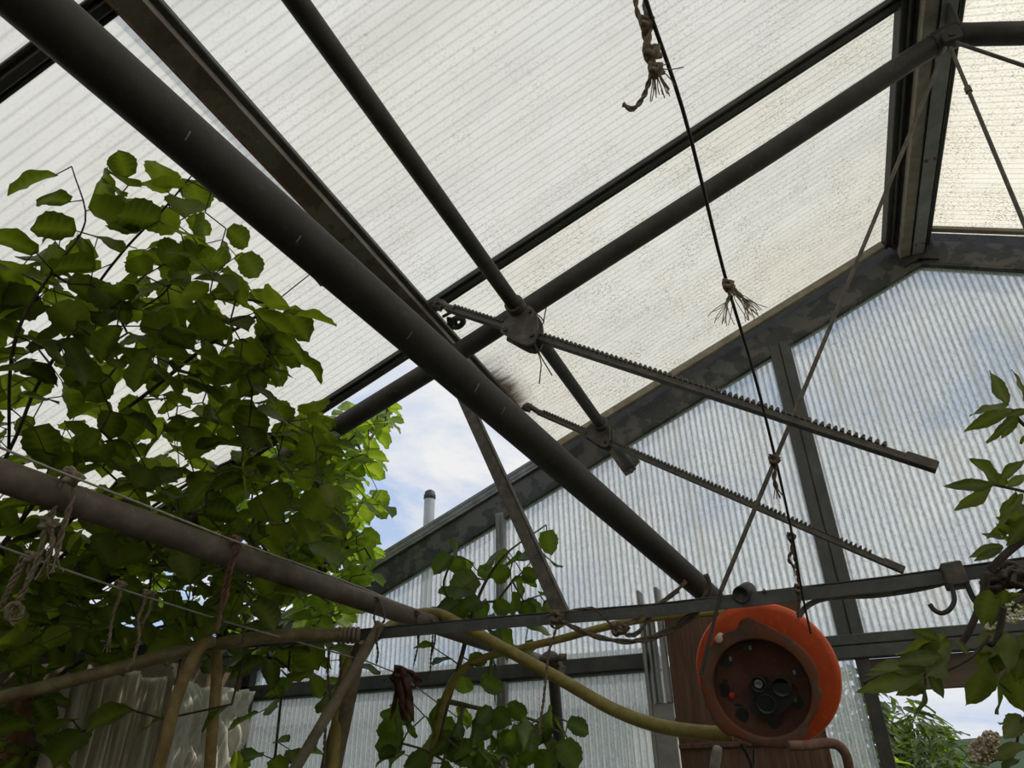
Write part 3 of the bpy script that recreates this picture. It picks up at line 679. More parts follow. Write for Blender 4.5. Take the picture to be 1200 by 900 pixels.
# ================================================================== HOOK ON THE TIE BAR
hp = onY(1118, 674, TY)
hk = thing('bar_hook', hp, 'rusty iron saddle with a curled hook clamped on the right of the tie bar', 'hook')
mb = MB(); mb.obox(hp + Vector((0, .006, 0)), (1, 0, .07), (0, 1, 0), (.0175, .022, .0215)); mb.build('saddle', M['iron'], hk)
mb = MB(); mb.tube(smooth([onY(x, y, TY - .016) for x, y in ((1113, 684), (1117, 694), (1118, 705), (1112, 715), (1103, 718.5), (1095, 715), (1089.5, 708))], 5), .0042, 10); mb.build('hook', M['blackiron'], hk)
mb = MB(); mb.tube(smooth([onY(x, y, TY - .010) for x, y in ((1133, 684), (1137, 694), (1141, 702), (1144, 706))], 4), .005, 10); mb.build('prong', M['blackiron'], hk)

# ================================================================== CORDS, WIRES, ROPES, CABLE
def lin(pts, z0, z1):     # straight run in space between two depths, following the listed sight lines
    n = len(pts); L = [0]
    for i in range(1, n): L.append(L[-1] + math.dist(pts[i], pts[i - 1]))
    return [dp(*p, 1 / (1 / z0 + (1 / z1 - 1 / z0) * L[i] / L[-1])) for i, p in enumerate(pts)]
cp = lin([(750, -30), (757, 0), (800, 128), (850, 325), (882, 432), (905, 522), (928, 625), (941, 700), (950, 742)], .62, 1.40)
ctop = cp[0] + (cp[0] - cp[1]) * 6; ctop = cp[0] + (cp[0] - cp[1]).normalized() * ((roofz(cp[0].x) - .02 - cp[0].z) / max(.05, (cp[0] - cp[1]).normalized().z)) if (cp[0] - cp[1]).z > 0 else cp[0]
mb = MB(); mb.tube([ctop] + smooth(cp, 5), .0020, 8); tag(mb.build('cord', M['cord']), 'thin black cord running from the top edge down past the reel', 'cord')
def tuft(mb, pts, r, strands=3, spread=.3, ends=6, fr=.02, seed=0):
    rg = random.Random(seed); mb.rope(pts, r, 2, r * 9)
    P = Vector(pts[-1]); d = (Vector(pts[-1]) - Vector(pts[-2])).normalized()
    for k in range(ends):
        q = [P - d * .004]; dd = (d + Vector((rg.uniform(-1, 1), rg.uniform(-1, 1), rg.uniform(-1, 1))) * spread).normalized()
        for i in range(4): dd = (dd + Vector((rg.uniform(-1, 1), rg.uniform(-1, 1), rg.uniform(-1.2, .6))) * .25).normalized(); q.append(q[-1] + dd * fr / 4)
        mb.tube(q, r * .22, 5)
def knot(mb, c, r, seed=0):
    rg = random.Random(seed); pts = []
    for i in range(14):
        a = i * 2.1; pts.append(Vector(c) + Vector((math.cos(a) * r, math.sin(a * 1.3) * r, math.sin(a) * r * .9)))
    mb.tube(smooth(pts, 3), r * .42, 6)
TG = 'bits of old twine'
def twine(label, strands, r, mat='twine', knots=(), frays=None, name='twine', seed=1):
    mb = MB()
    for i, s_ in enumerate(strands):
        if frays and i < len(frays) and frays[i]: tuft(mb, s_, r, ends=frays[i][0], fr=frays[i][1], spread=frays[i][2] if len(frays[i]) > 2 else .4, seed=seed + i)
        else: mb.rope(s_, r, 2, r * 8)
    for j, k in enumerate(knots): knot(mb, k[0], k[1], seed + j)
    return tag(mb.build(name, M[mat]), label, 'twine', TG)
zc = lambda i, k=.0: .62
D = lambda pl, z: [dp(x, y, z) for x, y in pl]
twine('frayed twine tangle hanging at the top edge with a hooked tail', [D([(744, -10), (747, 15), (753, 30), (757, 50), (764, 70), (768, 84)], .655), D([(757, -6), (756, 12), (762, 30), (760, 55), (768, 80)], .65), D([(766, 78), (760, 98), (752, 117), (741, 128), (730, 122)], .655)], .0024, 'twine', knots=[(dp(758, 28, .65), .006), (dp(763, 62, .652), .007), (dp(768, 82, .65), .006)], frays=[(8, .03, .6), (8, .03, .6), None])
kz = proj(cp[3])[2]
twine('tuft of frayed twine knotted on the black cord before the cream vent pane', [D([(851, 332), (856, 340), (862, 345)], kz), D([(852, 334), (855, 345), (851, 357)], kz), D([(853, 333), (864, 342), (873, 352)], kz)], .0022, 'twine', knots=[(dp(853, 334, kz), .006)], frays=[(10, .04, .7), (10, .03, .5), (10, .03, .5)], seed=5)
kz2 = proj(cp[5])[2] - .005
twine('small twine knot on the black cord in front of the gable mullion', [D([(906, 536), (909, 548), (907, 560), (910, 572)], kz2)], .0032, 'twine_dark', knots=[(dp(907, 539, kz2), .007)], frays=[(7, .02, .4)], seed=9)
kz3 = 1.30
twine('knotted twine on the cord just above the tie bar', [D([(926, 626), (928, 645), (924, 655), (931, 665)], kz3), D([(928, 640), (934, 668), (937, 700), (935, 720)], kz3 + .06)], .003, 'twine_dark', knots=[(dp(927, 629, kz3), .007), (dp(936, 690, kz3 + .05), .008)], frays=[(6, .02, .5), (3, .015)], seed=12)
# wires on the left
w1 = lin([(-20, 516), (60, 549), (160, 588), (270, 632), (370, 668), (440, 695), (500, 722), (545, 748)], .93, 2.2)
mb = MB(); mb.tube(w1, .0019, 8); tag(mb.build('wire', M['wire']), 'upper grey wire stretched along the top of the rust-brown pipe', 'wire', 'stretched wires')
w2 = lin([(-20, 633), (60, 662), (150, 693), (270, 730), (340, 750), (430, 775), (465, 789), (508, 820), (560, 858)], 1.12, 2.3)
mb = MB(); mb.tube(w2, .0019, 8); tag(mb.build('wire', M['wire']), 'lower grey wire stretched through the foliage below the rust-brown pipe', 'wire', 'stretched wires')
def wz(w, px): return min((w[i].lerp(w[i + 1], t) for i in range(len(w) - 1) for t in np.linspace(0, 1, 40)), key=lambda P: abs(proj(P)[0] - px))
z1 = proj(pa(82))[2] - .035
twine('two long twisted twines looped over the left end of the rust-brown pipe', [D([(76, 552), (70, 575), (62, 600), (52, 622), (48, 645), (40, 668)], z1), D([(88, 562), (84, 585), (76, 612), (70, 634), (66, 652)], z1), D([(56, 612), (62, 632), (58, 648), (54, 660)], z1), D([(76, 552), (82, 548), (90, 556), (88, 566)], z1 - .01)], .0042, 'twine', knots=[(dp(86, 559, z1 - .01), .010), (dp(56, 613, z1), .009)], frays=[(5, .02), (6, .03), (5, .03)], seed=21)
z2 = proj(wz(w2, 40))[2]
twine('bundle of twine ending in a pale coil on the lower wire at far left', [D([(42, 652), (38, 672), (28, 690), (20, 705), (14, 722)], z2), D([(32, 650), (24, 668), (12, 690), (2, 706), (-6, 716)], z2), D([(36, 651), (34, 668), (30, 690), (24, 702)], z2), D([(26, 652), (18, 672), (10, 688)], z2),
     D([(20, 706), (10, 710), (6, 718), (12, 726), (22, 724), (27, 716), (22, 707), (12, 708), (8, 716), (14, 728), (18, 732)], z2 - .005)], .0036, 'twine', knots=[(dp(38, 653, z2), .009)], frays=[None, None, (5, .03), (4, .02), None], seed=31)
for (nm, px, pl, kn, lb) in (
    ('a', 143, [(143, 685), (140, 700), (134, 715), (130, 735), (128, 752)], .006, 'twine hanging from the lower wire, left of two neighbours'),
    ('b', 172, [(172, 694), (168, 710), (162, 725), (163, 745), (156, 774)], .005, 'twine hanging from the lower wire, reaching the olive hose'),
    ('c', 180, [(180, 695), (176, 712), (172, 722), (167, 730)], .004, 'short loose twine beside the one reaching the olive hose'),
    ('d', 287, [(288, 723), (286, 738), (284, 752)], .006, 'short dark twine hanging from the lower wire beside sunlit leaves')):
    z = proj(wz(w2, px))[2]; twine(lb, [D(pl, z)], .0028, 'twine_dark' if nm == 'd' else 'twine', knots=[(dp(*pl[0], z), kn)], frays=[(4, .025)], seed=ord(nm))
z = proj(pa(275))[2] - .03
twine('reddish twine wrapped round the middle of the rust-brown pipe and hanging', [D([(277, 630), (275, 650), (270, 672), (266, 695), (262, 712)], z), D([(276, 632), (270, 655), (262, 690), (258, 720), (254, 742)], z), D([(277, 630), (282, 640), (276, 652)], z)], .0036, 'rust', knots=[(dp(277, 632, z), .007)], seed=41)
z = proj(pa(444))[2] - .05
for (px, pl, lb) in ((488, [(489, 718), (488, 735), (490, 752), (486, 775)], 'dark twine hanging over the pipe right of the bamboo cane'),
                     (507, [(506, 728), (507, 745), (505, 770), (504, 792)], 'thin dark twine hanging between the bamboo cane and the yellow hose end'),
                     (579, [(577, 768), (580, 785), (579, 800), (580, 820)], 'little dark twine hanging from the yellow hose by the vine')):
    zz = proj(pa(px))[2] - .04; twine(lb, [D(pl, zz), D([(pl[0][0] - 3, pl[0][1] + 2), (pl[1][0] + 3, pl[1][1]), pl[2]], zz)], .0026, 'twine_dark', knots=[(dp(pl[0][0], pl[0][1], zz), .006)], frays=[(4, .02)], seed=px)
# twine from the tie bar knot beside the strut
zt = proj(onY(652, 723, TY))[2] - .02
twine('long slack twine hanging from the knot where the strut meets the tie bar', [D([(656, 722), (650, 742), (643, 765), (640, 790), (637, 820), (632, 852)], zt), D([(648, 716), (658, 718), (660, 732), (650, 736), (644, 728), (652, 718)], zt)], .003, 'twine', knots=[(dp(652, 724, zt), .010)], frays=[(5, .02)], seed=51)
# rope swag between strut and slanting pipe
zr = proj(onY(720, 715, TY))[2] - .025
rp = MB()
for pl, r in (([(640, 722), (655, 718), (675, 715), (695, 713), (707, 722), (716, 732), (723, 736)], .0042), ([(655, 727), (672, 735), (700, 746), (730, 752), (757, 750), (785, 740), (810, 724), (826, 705), (833, 688), (827, 673)], .0062), ([(660, 728), (685, 742), (715, 750), (750, 750), (782, 738), (808, 720), (826, 697), (830, 682)], .0055),
              ([(804, 681), (790, 695), (772, 708), (757, 718), (742, 728), (732, 733)], .0058), ([(795, 692), (778, 704), (765, 717), (757, 730), (747, 742), (737, 745), (729, 740)], .0055)):
    rp.rope(D(pl, zr), r * .8, 2, r * 16, seg=8)
for c_ in ((729, 736), (723, 738), (652, 723)): knot(rp, dp(*c_, zr), .011)
tag(rp.build('rope', M['twine_dark']), 'sagging brown ropes knotted between the strut foot and the slanting pipe', 'rope')
# cable from the reel up to the saddle
cb = MB(); cb.tube(smooth([onY(x, y, TY + .035) for x, y in ((936, 722), (945, 711), (960, 703), (985, 699), (1020, 698), (1060, 693), (1090, 687), (1108, 682))], 5), .0056, 10)
tag(cb.build('cable', M['cable']), 'dusty grey power cable leaving the orange reel along the tie bar', 'cable')
# flexes below the reel
cb = MB(); cb.tube(smooth([dp(868, 872, 1.44), dp(876, 885, 1.44), dp(882, 905, 1.45), dp(883, 930, 1.46), Vector((dp(883, 930, 1.46).x, dp(883, 930, 1.46).y, 0)) + Vector((0, 0, .004))], 5), .004, 8); tag(cb.build('cable', M['cord']), 'thick black flex dropping from the lower edge of the orange reel', 'cable')
cb = MB(); cb.tube([dp(883, 872, 1.47), dp(883, 930, 1.48), Vector((dp(883, 930, 1.48).x, dp(883, 930, 1.48).y, 0)) + Vector((.02, .01, .002))], .0022, 8); tag(cb.build('cable', M['cord']), 'thin straight black flex beside the thicker one below the reel', 'cable')

# ================================================================== HOSES, CANES, POST, HANDLES
def hose(name, label, pts, r, mat, cat='hose', seg=18):
    mb = MB(); mb.tube(smooth(pts, 8), r, seg); return tag(mb.build(name, M[mat]), label, cat)
hz = thing('hose', dp(410, 745, 1.66), 'dull olive hose along the left of the tie bar with a bound end', 'hose')
mb = MB(); mb.tube(smooth([dp(-40, 828, 1.52), dp(0, 818, 1.52), dp(120, 788, 1.55), (dp(220, 762, 1.58)), dp(300, 748, 1.6), dp(370, 743.5, 1.63), dp(418, 744, 1.65)], 8), .0145, 18); mb.build('tube', M['hose_olive'], hz)
mb = MB()
for i in range(5):
    c = dp(398 + i * 5.2, 744.5, 1.645); a = (dp(418, 744, 1.65) - dp(370, 743.5, 1.63)).normalized()
    mb.lathe(c, a, [(.014, -.006), (.019, -.003), (.0195, .003), (.014, .006)], 16)
mb.build('coupling', M['hose_dark'], hz)
hose('hose', 'weathered ochre hose folded over the olive hose with two legs down', [Vector((dp(170, 940, 1.42).x, dp(170, 940, 1.42).y, 0)), dp(180, 925, 1.42), dp(194, 870, 1.44), dp(208, 815, 1.47), dp(226, 773, 1.50), dp(236, 757, 1.52), dp(246, 752.5, 1.57), dp(251, 757, 1.61), dp(254, 780, 1.62), dp(252, 820, 1.60), dp(248, 865, 1.57), dp(243, 925, 1.55), Vector((dp(240, 940, 1.55).x, dp(240, 940, 1.55).y, 0))], .0125, 'hose_ochre')
hose('hose', 'stiff yellow hose curving from the rust-brown pipe to behind the orange reel', [Vector((dp(396, 860, 1.78).x, dp(396, 860, 1.78).y, 0)) + Vector((0, 0, .02)), dp(396, 840, 1.78), dp(402, 800, 1.78), dp(412, 772, 1.80), dp(426, 755, 1.84), dp(452, 738, 1.92), dp(480, 722, 1.98), dp(510, 719, 1.98), dp(545, 735, 1.90), dp(600, 765, 1.82), dp(660, 798, 1.74), dp(720, 832, 1.66), dp(770, 850, 1.60), dp(820, 858, 1.57), dp(858, 860, 1.55)], .0155, 'hose_yellow')
hose('hose', 'thin yellow hose rising from the vine stem towards the wooden door', [Vector((dp(490, 940, 2.05).x, dp(490, 940, 2.05).y, 0)), dp(495, 930, 2.05), dp(508, 872, 2.07), dp(520, 822, 2.1), dp(538, 788, 2.12), dp(562, 773, 2.13), dp(610, 760, 2.12), dp(660, 748, 2.1), dp(700, 737, 2.07), dp(745, 727, 2.03), dp(800, 720, 1.99), dp(850, 717, 1.96)], .0115, 'hose_yellow')
# bamboo cane tied to the pipe, dark post behind it
cn = thing('bamboo_cane', dp(345, 905, 1.40), 'pale grey bamboo cane leaning up to the twine on the pipe', 'cane')
mb = MB(); b_ = dp(446, 730, 1.66); a = onY(330, 925, b_.y); a = b_ + (a - b_) * (b_.z / (b_.z - a.z)); nseg = 6; pts = []; rs = []
for i in range(91):
    t = i / 90; pts.append(a.lerp(b_, t) + Vector((.004 * math.sin(t * 9), 0, 0))); rs.append(.0165 - .0045 * t + (.0018 if i % 6 == 3 else 0))
mb.tube(pts, rs, 14); mb.build('cane', M['stick'], cn)
twine('loop of twine holding the bamboo cane tip under the pipe', [D([(442, 701), (441, 712), (438, 724), (442, 732), (450, 728), (449, 715), (443, 702)], proj(pa(444))[2] - .045), D([(443, 735), (441, 750), (443, 765), (441, 778)], 1.64)], .0026, 'twine_dark', knots=[(dp(442, 702, proj(pa(444))[2] - .045), .006)], seed=61)
pf = dp(382, 930, 1.78); mb = MB(); mb.tube([Vector((pf.x - .12, pf.y, 0)), pf, dp(392, 880, 1.78), dp(404, 830, 1.79), dp(416, 780, 1.80), dp(424, 752, 1.80)], [.034, .028, .027, .024, .020, .017], 12)
tag(mb.build('wooden_post', M['post']), 'dark wooden post standing behind the bamboo cane', 'post')
for (pl, lb, sd) in (([(386, 760), (384, 790), (387, 820), (376, 850), (368, 880)], 'dark cord hanging left of the wooden post', 3), ([(399, 768), (398, 800), (384, 835), (380, 880), (379, 905)], 'dark cord hanging in front of the wooden post', 4)):
    mb = MB(); mb.rope(D(pl, 1.72), .0035, 2, .03); tag(mb.build('cord', M['twine_dark']), lb, 'cord')
# short upright pipe with a clamp by the yellow hose
cp_ = thing('clamp_post', Vector((dp(655, 860, 2.28).x, dp(655, 860, 2.28).y, 0)), 'short upright grey pipe with a clamp head beside the yellow hose', 'post')
top = dp(646, 776, 2.30); ft = dp(656, 880, 2.28)
mb = MB(); mb.tube([Vector((ft.x, ft.y, .0)), ft, dp(649, 795, 2.30)], .0185, 16); mb.build('pipe', M['frame'], cp_)
mb = MB(); mb.obox(dp(646, 776, 2.28), (1, 0, .1), (0, 1, 0), (.030, .026, .016)); mb.obox(dp(651, 783, 2.28), (1, 0, -.3), (0, 1, 0), (.024, .03, .014)); mb.tube([dp(632, 772, 2.25), dp(660, 772, 2.25)], .008, 10); mb.tube([dp(655, 770, 2.24), dp(664, 770, 2.24)], .011, 6)
mb.lathe(dp(645, 771, 2.28), UP, [(.03, -.004), (.028, .008), (.018, .017), (.0005, .02)], 16); mb.build('clamp_head', M['iron'], cp_)
# rusty bent handle, grey rod end
mb = MB(); mb.tube(smooth([dp(924, 874, 1.25), dp(945, 873.5, 1.25), dp(968, 871, 1.25), dp(981, 873, 1.25), dp(990, 882, 1.25), dp(995, 900, 1.25), dp(997, 940, 1.25), Vector((dp(997, 940, 1.25).x, dp(997, 940, 1.25).y, 0))], 6), .0085, 14)
tag(mb.build('bent_handle', M['rust']), 'rusty bent pipe handle below the orange reel at the lower edge', 'handle')
mb = MB(); P = dp(841, 877, 1.2); mb.tube([Vector((dp(834, 930, 1.2).x, dp(834, 930, 1.2).y, 0)), dp(834, 930, 1.2), dp(838, 895, 1.2), dp(840.5, 880, 1.2), dp(841, 876, 1.2), dp(841.2, 874.5, 1.2)], [.009, .009, .0088, .0085, .0075, .004], 14)
tag(mb.build('rod_end', M['cable']), 'rounded grey rod end standing in front of the wooden door', 'rod')
# dried brown bunch on the lower wire
mb = MB(); z = 1.83
for (pl, w) in (([(468, 786), (466, 800), (472, 822), (478, 845)], .011), ([(472, 784), (476, 800), (480, 825), (485, 846)], .012), ([(470, 784), (482, 788), (490, 800), (486, 806)], .012), ([(466, 795), (464, 815), (460, 835), (457, 845)], .006), ([(470, 790), (470, 812), (474, 842), (476, 846)], .009), ([(464, 786), (460, 794), (466, 800), (476, 792)], .010)):
    ps = smooth(D(pl, z + rnd.uniform(-.01, .01)), 4); n = len(ps); vs = []
    for i, p in enumerate(ps):
        t = i / (n - 1); ww = w * (.5 + math.sin(PI * min(1, t * 1.1)) * .6) * (1 - .7 * max(0, t - .8) / .2); a = RT.lerp(FW, .5 * math.sin(i * .9)).normalized()
        vs += [p - a * ww, p + FW * .004 * math.sin(i), p + a * ww, p + FW * .006]
    mb.add(vs, [[i * 4 + k, i * 4 + (k + 1) % 4, i * 4 + 4 + (k + 1) % 4, i * 4 + 4 + k] for i in range(n - 1) for k in range(4)])
knot(mb, dp(469, 787, z), .014)
tag(mb.build('dried_bunch', M['dry']), 'shrivelled reddish brown dead leaves hanging on the lower wire', 'dead leaves')

# ================================================================== FLEECE AND FILM ON THE LEFT WALL
def curtain(name, x, pa_, pb_, ztop, zbot, mat, label, amp, freq, crump, seed):
    y0, y1 = onX(*pa_, x).y, onX(*pb_, x).y; nu, nv = 170, 80; m_ = MB(); vs = []
    for j in range(nv + 1):
        for i in range(nu + 1):
            u, v_ = i / nu, j / nv; y = y0 + (y1 - y0) * u; z = ztop + (zbot - ztop) * v_
            f = (.45 * math.sin(u * freq + 2.2 * noise.noise(Vector((u * 6, v_ * 1.2, seed))) * 2) + 1.5 * noise.noise(Vector((u * freq * .3, v_ * .9, seed))) + .9 * noise.noise(Vector((u * freq * .75, v_ * 1.6, seed + 9)))) * amp
            f += crump * (abs(noise.noise(Vector((u * 5 + v_, v_ * 5, seed + 3)))) + .5 * abs(noise.noise(Vector((u * 11 - v_ * 3, v_ * 14, seed + 7)))) + .14 * abs(noise.noise(Vector((u * 26, v_ * 30 + u * 8, seed + 2)))))
            zz = z + .018 * noise.noise(Vector((u * 7, seed, 1.7))) * (1 - v_)
            vs.append(Vector((x + f, y, zz)))
    n_ = nu + 1; m_.add(vs, [[j * n_ + i, j * n_ + i + 1, (j + 1) * n_ + i + 1, (j + 1) * n_ + i] for j in range(nv) for i in range(nu)])
    o = m_.build(name, M[mat]); md = o.modifiers.new('thickness', 'SOLIDIFY'); md.thickness = .0015
    return tag(o, label, 'sheet')
zc_ = onX(150, 778, -2.15).z
curtain('garden_fleece', -2.12, (58, 850), (188, 850), 1.86, .55, 'fleece', 'beige garden fleece hanging in long folds on the left wall', .028, 62, .0, 2.2)
curtain('plastic_film', -2.08, (190, 850), (282, 850), 1.84, .55, 'film', 'crumpled whitish plastic film bunched beside the beige fleece near the gable', .016, 30, .12, 5.1)
mb = MB(); p0, p1 = onX(20, 840, -2.2), onX(42, 840, -2.2); mb.box((-2.23, p0.y, 0), (-2.2, p1.y, 1.80)); tag(mb.build('plank', M['plank']), 'orange-brown plank leaning upright at the left edge beside the fleece', 'plank')

# ================================================================== PLANTS
def leaf(mb, base, tip_dir, nrm, L, W, kind='hazel', fold=.15, droop=.2, rg=rnd, nl_=11):
    t = Vector(tip_dir).normalized(); n = Vector(nrm); n = (n - t * n.dot(t))
    n = n.normalized() if n.length > 1e-4 else t.orthogonal().normalized(); s_ = t.cross(n); base = Vector(base)
    half = (-1, -.55, 0, .55, 1); vs = []; ve = []; ph = rg.uniform(0, 9); curl = rg.uniform(-.12, .12)
    for i in range(nl_ + 1):
        u = i / nl_
        if kind == 'hazel': w = (math.sin(PI * u ** .86) ** .5) * (1.04 - .12 * u) if 0 < u < 1 else 0; w = w * (1 if u < .9 else .62)
        elif kind == 'lance': w = math.sin(PI * u ** .8) ** 1.05 if 0 < u < 1 else 0
        else: w = math.sin(PI * u ** .75) ** .8 if 0 < u < 1 else 0
        tooth = 1 + ((.045 if i % 2 else -.03) if kind != 'plain' else 0)
        back = -.10 * (1 if u < .12 else 0) if kind == 'hazel' else 0
        for h in half:
            ww = h * W * .5 * w * (tooth if abs(h) == 1 else 1)
            z = abs(h) * fold * W * w - droop * L * u * u + .035 * L * math.sin(ph + u * 11) * abs(h) + curl * h * L * u * .5
            x = L * (u + back * abs(h) + (.012 * math.sin(u * 40 + ph) if abs(h) == 1 else 0))
            vs.append(base + t * x + s_ * ww + n * z)
            ve.append(1. if h == 0 else (.35 if (i % 2 and abs(h) == .55) else 0.))
    b = len(mb.v); mb.v += vs; mb.vein += ve
    for i in range(nl_):
        for k in range(4):
            f = [b + i * 5 + k, b + i * 5 + k + 1, b + i * 5 + 5 + k + 1, b + i * 5 + 5 + k]; mb.f.append(f); mb.sm.append(True); mb.mi.append(0)
def LMB(): m_ = MB(); m_.vein = []; return m_

def tree_link(roots, targets, step=.12):
    """joins leaf points to the nearest grown wood (Prim), returns nodes, parents"""
    nodes = [Vector(p) for p in roots[0]]; par = list(roots[1]); arr = np.array([tuple(p) for p in nodes]); T = np.array([tuple(p) for p in targets]); nT = len(T)
    d = np.full(nT, 1e9); near = np.zeros(nT, int)
    def upd(idx):
        nonlocal d, near
        for k in idx:
            dd = np.linalg.norm(T - np.array(tuple(nodes[k])), axis=1); mk = dd < d; d[mk] = dd[mk]; near[mk] = k
    upd(range(len(nodes))); left = np.ones(nT, bool); att = [None] * nT
    for _ in range(nT):
        dm = np.where(left, d, 1e9); j = int(dm.argmin()); left[j] = False
        a = nodes[near[j]]; p = Vector(T[j]); q = a.lerp(p, .9) + Vector((0, 0, -.004)); k0 = near[j]
        L = (q - a).length; ns = max(1, int(L / step)); new = []
        for s_ in range(1, ns + 1):
            f = s_ / ns; nodes.append(a.lerp(q, f) + Vector((0, 0, .05 * L * f * (1 - f)))); par.append(k0); k0 = len(nodes) - 1; new.append(k0)
        att[j] = k0; upd(new)
    return nodes, par, att
def wood_mesh(nodes, par, r0, rmax, rmin=.0007, seg=6):
    n = len(nodes); cnt = np.ones(n)
    for i in range(n - 1, -1, -1):
        if par[i] >= 0: cnt[par[i]] += cnt[i]
    m_ = MB(); rad = np.minimum(rmax, rmin + r0 * cnt ** .5)
    for i in range(n):
        if par[i] >= 0:
            a, b = nodes[par[i]], nodes[i]
            if (a - b).length > 1e-5: m_.tube([a, b], [min(rad[par[i]], rad[i] * 1.25), rad[i]], seg, cap=False)
    return m_
def grow(name, label, cat, loc, stems, leafpts, mat, size, kind, group=None, rg=rnd, barkm='bark', rmax=.012, r0=.0006, up=1., parts=('foliage', 'branches'), fold=.15, droop=.2, tipdown=.35, wratio=.85, face=.35):
    o = thing(name, loc, label, cat, group); nodes = []; par = []
    for st in stems:
        st = smooth(st, 5); b = -1
        for k, p in enumerate(st): nodes.append(p); par.append(len(nodes) - 2 if k else -1)
    nodes, par, att = tree_link((nodes, par), leafpts)
    lm = LMB()
    for p, a in zip(leafpts, att):
        pr = nodes[par[a]] if par[a] >= 0 else nodes[a] - Vector((0, 0, .1)); d = (nodes[a] - pr); d = d.normalized() if d.length > 1e-5 else Vector((1, 0, 0))
        an = rg.uniform(-1.2, 1.2); d = Matrix.Rotation(an, 3, 'Z') @ d; d.z = rg.uniform(-tipdown - .25, .1); d.normalize()
        n = Vector((rg.gauss(0, .45), rg.gauss(0, .45), up)) - FW * (face * rg.uniform(-.4, 1.4)); L = size * rg.uniform(.68, 1.2)
        q = nodes[a]; b = q + d * .012
        lm_base = b - d * L * .12
        leaf(lm, lm_base, d, n, L, L * wratio * rg.uniform(.85, 1.1), kind, fold * rg.uniform(.3, 1.6), droop * rg.uniform(-.3, 1.6), rg)
    wood_mesh(nodes, par, r0, rmax).build(parts[1], M[barkm], o)
    lm.build(parts[0], M[mat], o)
    return o
def inpoly(x, y, poly):
    c = False; n = len(poly)
    for i in range(n):
        (x0, y0), (x1, y1) = poly[i], poly[i - 1]
        if (y0 > y) != (y1 > y) and x < (x1 - x0) * (y - y0) / (y1 - y0) + x0: c = not c
    return c

# --- hazel inside the house, left
rg = random.Random(11)
def sample(poly, n, zr, dens, rg, cond, mind=.045):
    xs = [p[0] for p in poly]; ys = [p[1] for p in poly]; out = []; tries = 0
    while len(out) < n and tries < n * 400:
        tries += 1
        x, y = rg.uniform(min(xs), max(xs)), rg.uniform(min(ys), max(ys))
        if not inpoly(x, y, poly) or rg.random() > dens(x, y): continue
        P = dp(x, y, rg.uniform(*zr(x, y)))
        if not cond(P): continue
        if any((P - q).length < mind for q in out[-220:]): continue
        out.append(P)
    return out
def inside(P): return P.x > XL + .06 and P.z < roofz(P.x) - .07 and P.y > .35 and P.y < GY - .1
def under(P): return inside(P) or (P.x > XL + .06 and -1 < P.x - XL and P.x < XP - .12 and 1.58 < P.y < GY - .08)
POLY = [(-40, 320), (30, 300), (58, 222), (78, 190), (125, 178), (165, 200), (200, 188), (232, 205), (262, 260), (285, 275), (292, 310), (275, 335), (318, 350), (345, 362), (338, 405), (312, 440), (322, 470), (350, 470), (372, 480), (390, 500), (385, 560), (395, 600), (380, 650), (330, 690), (290, 720), (230, 745), (120, 740), (60, 760), (-40, 790)]
def dens(x, y):
    d = .62 if y < 300 else (.85 if y < 400 else 1.)
    return d
hp = sample(POLY, 980, lambda x, y: (1.28, 1.8) if y < 430 else (1.42, 2.4), dens, rg, under)
hp += [dp(x, y, z) for x, y, z in ((62, 205, 1.3), (123, 200, 1.3), (150, 205, 1.3), (245, 205, 1.35), (268, 268, 1.4), (250, 225, 1.4), (300, 350, 1.45), (350, 368, 1.45), (378, 335, 1.4), (366, 322, 1.4), (318, 378, 1.5), (345, 415, 1.5), (312, 400, 1.5), (270, 370, 1.5), (108, 243, 1.3), (40, 290, 1.25), (18, 320, 1.2), (80, 235, 1.3), (140, 235, 1.35), (95, 275, 1.3))]
stems = [[dp(-60, 700, 1.5), dp(10, 530, 1.5), dp(43, 453, 1.5), dp(83, 390, 1.48), dp(110, 340, 1.46), dp(150, 288, 1.42), dp(190, 247, 1.4), dp(227, 203, 1.38)],
         [dp(-60, 760, 1.7), dp(40, 590, 1.65), dp(110, 510, 1.6), dp(180, 455, 1.55), dp(250, 400, 1.5), dp(290, 378, 1.48), dp(365, 320, 1.42)],
         [dp(-60, 800, 1.9), dp(60, 690, 1.9), dp(170, 600, 1.95), dp(260, 545, 2.0), dp(330, 520, 2.0)],
         [dp(-40, 480, 1.3), dp(20, 390, 1.3), dp(60, 320, 1.3), dp(100, 260, 1.3), dp(84, 195, 1.3)],
         [dp(83, 390, 1.48), dp(140, 372, 1.48), dp(190, 345, 1.48), dp(220, 300, 1.45)]]
stems[0] = [Vector((-1.75, .75, 0)), Vector((-1.72, .75, .7)), Vector((-1.66, .78, 1.3))] + stems[0][1:]
stems[1] = [Vector((-1.66, .78, 1.3))] + stems[1][1:]; stems[2] = [Vector((-1.66, .78, 1.3))] + stems[2][1:]; stems[3] = [dp(10, 530, 1.5)] + stems[3][1:]
grow('hazel_shrub', 'dark green round-leaved hazel shrub filling the left side under the roof', 'shrub', Vector((-1.75, .75, 0)), stems, hp, 'hazel', .071, 'hazel', rg=rg, rmax=.0065, r0=.0003, wratio=.92)
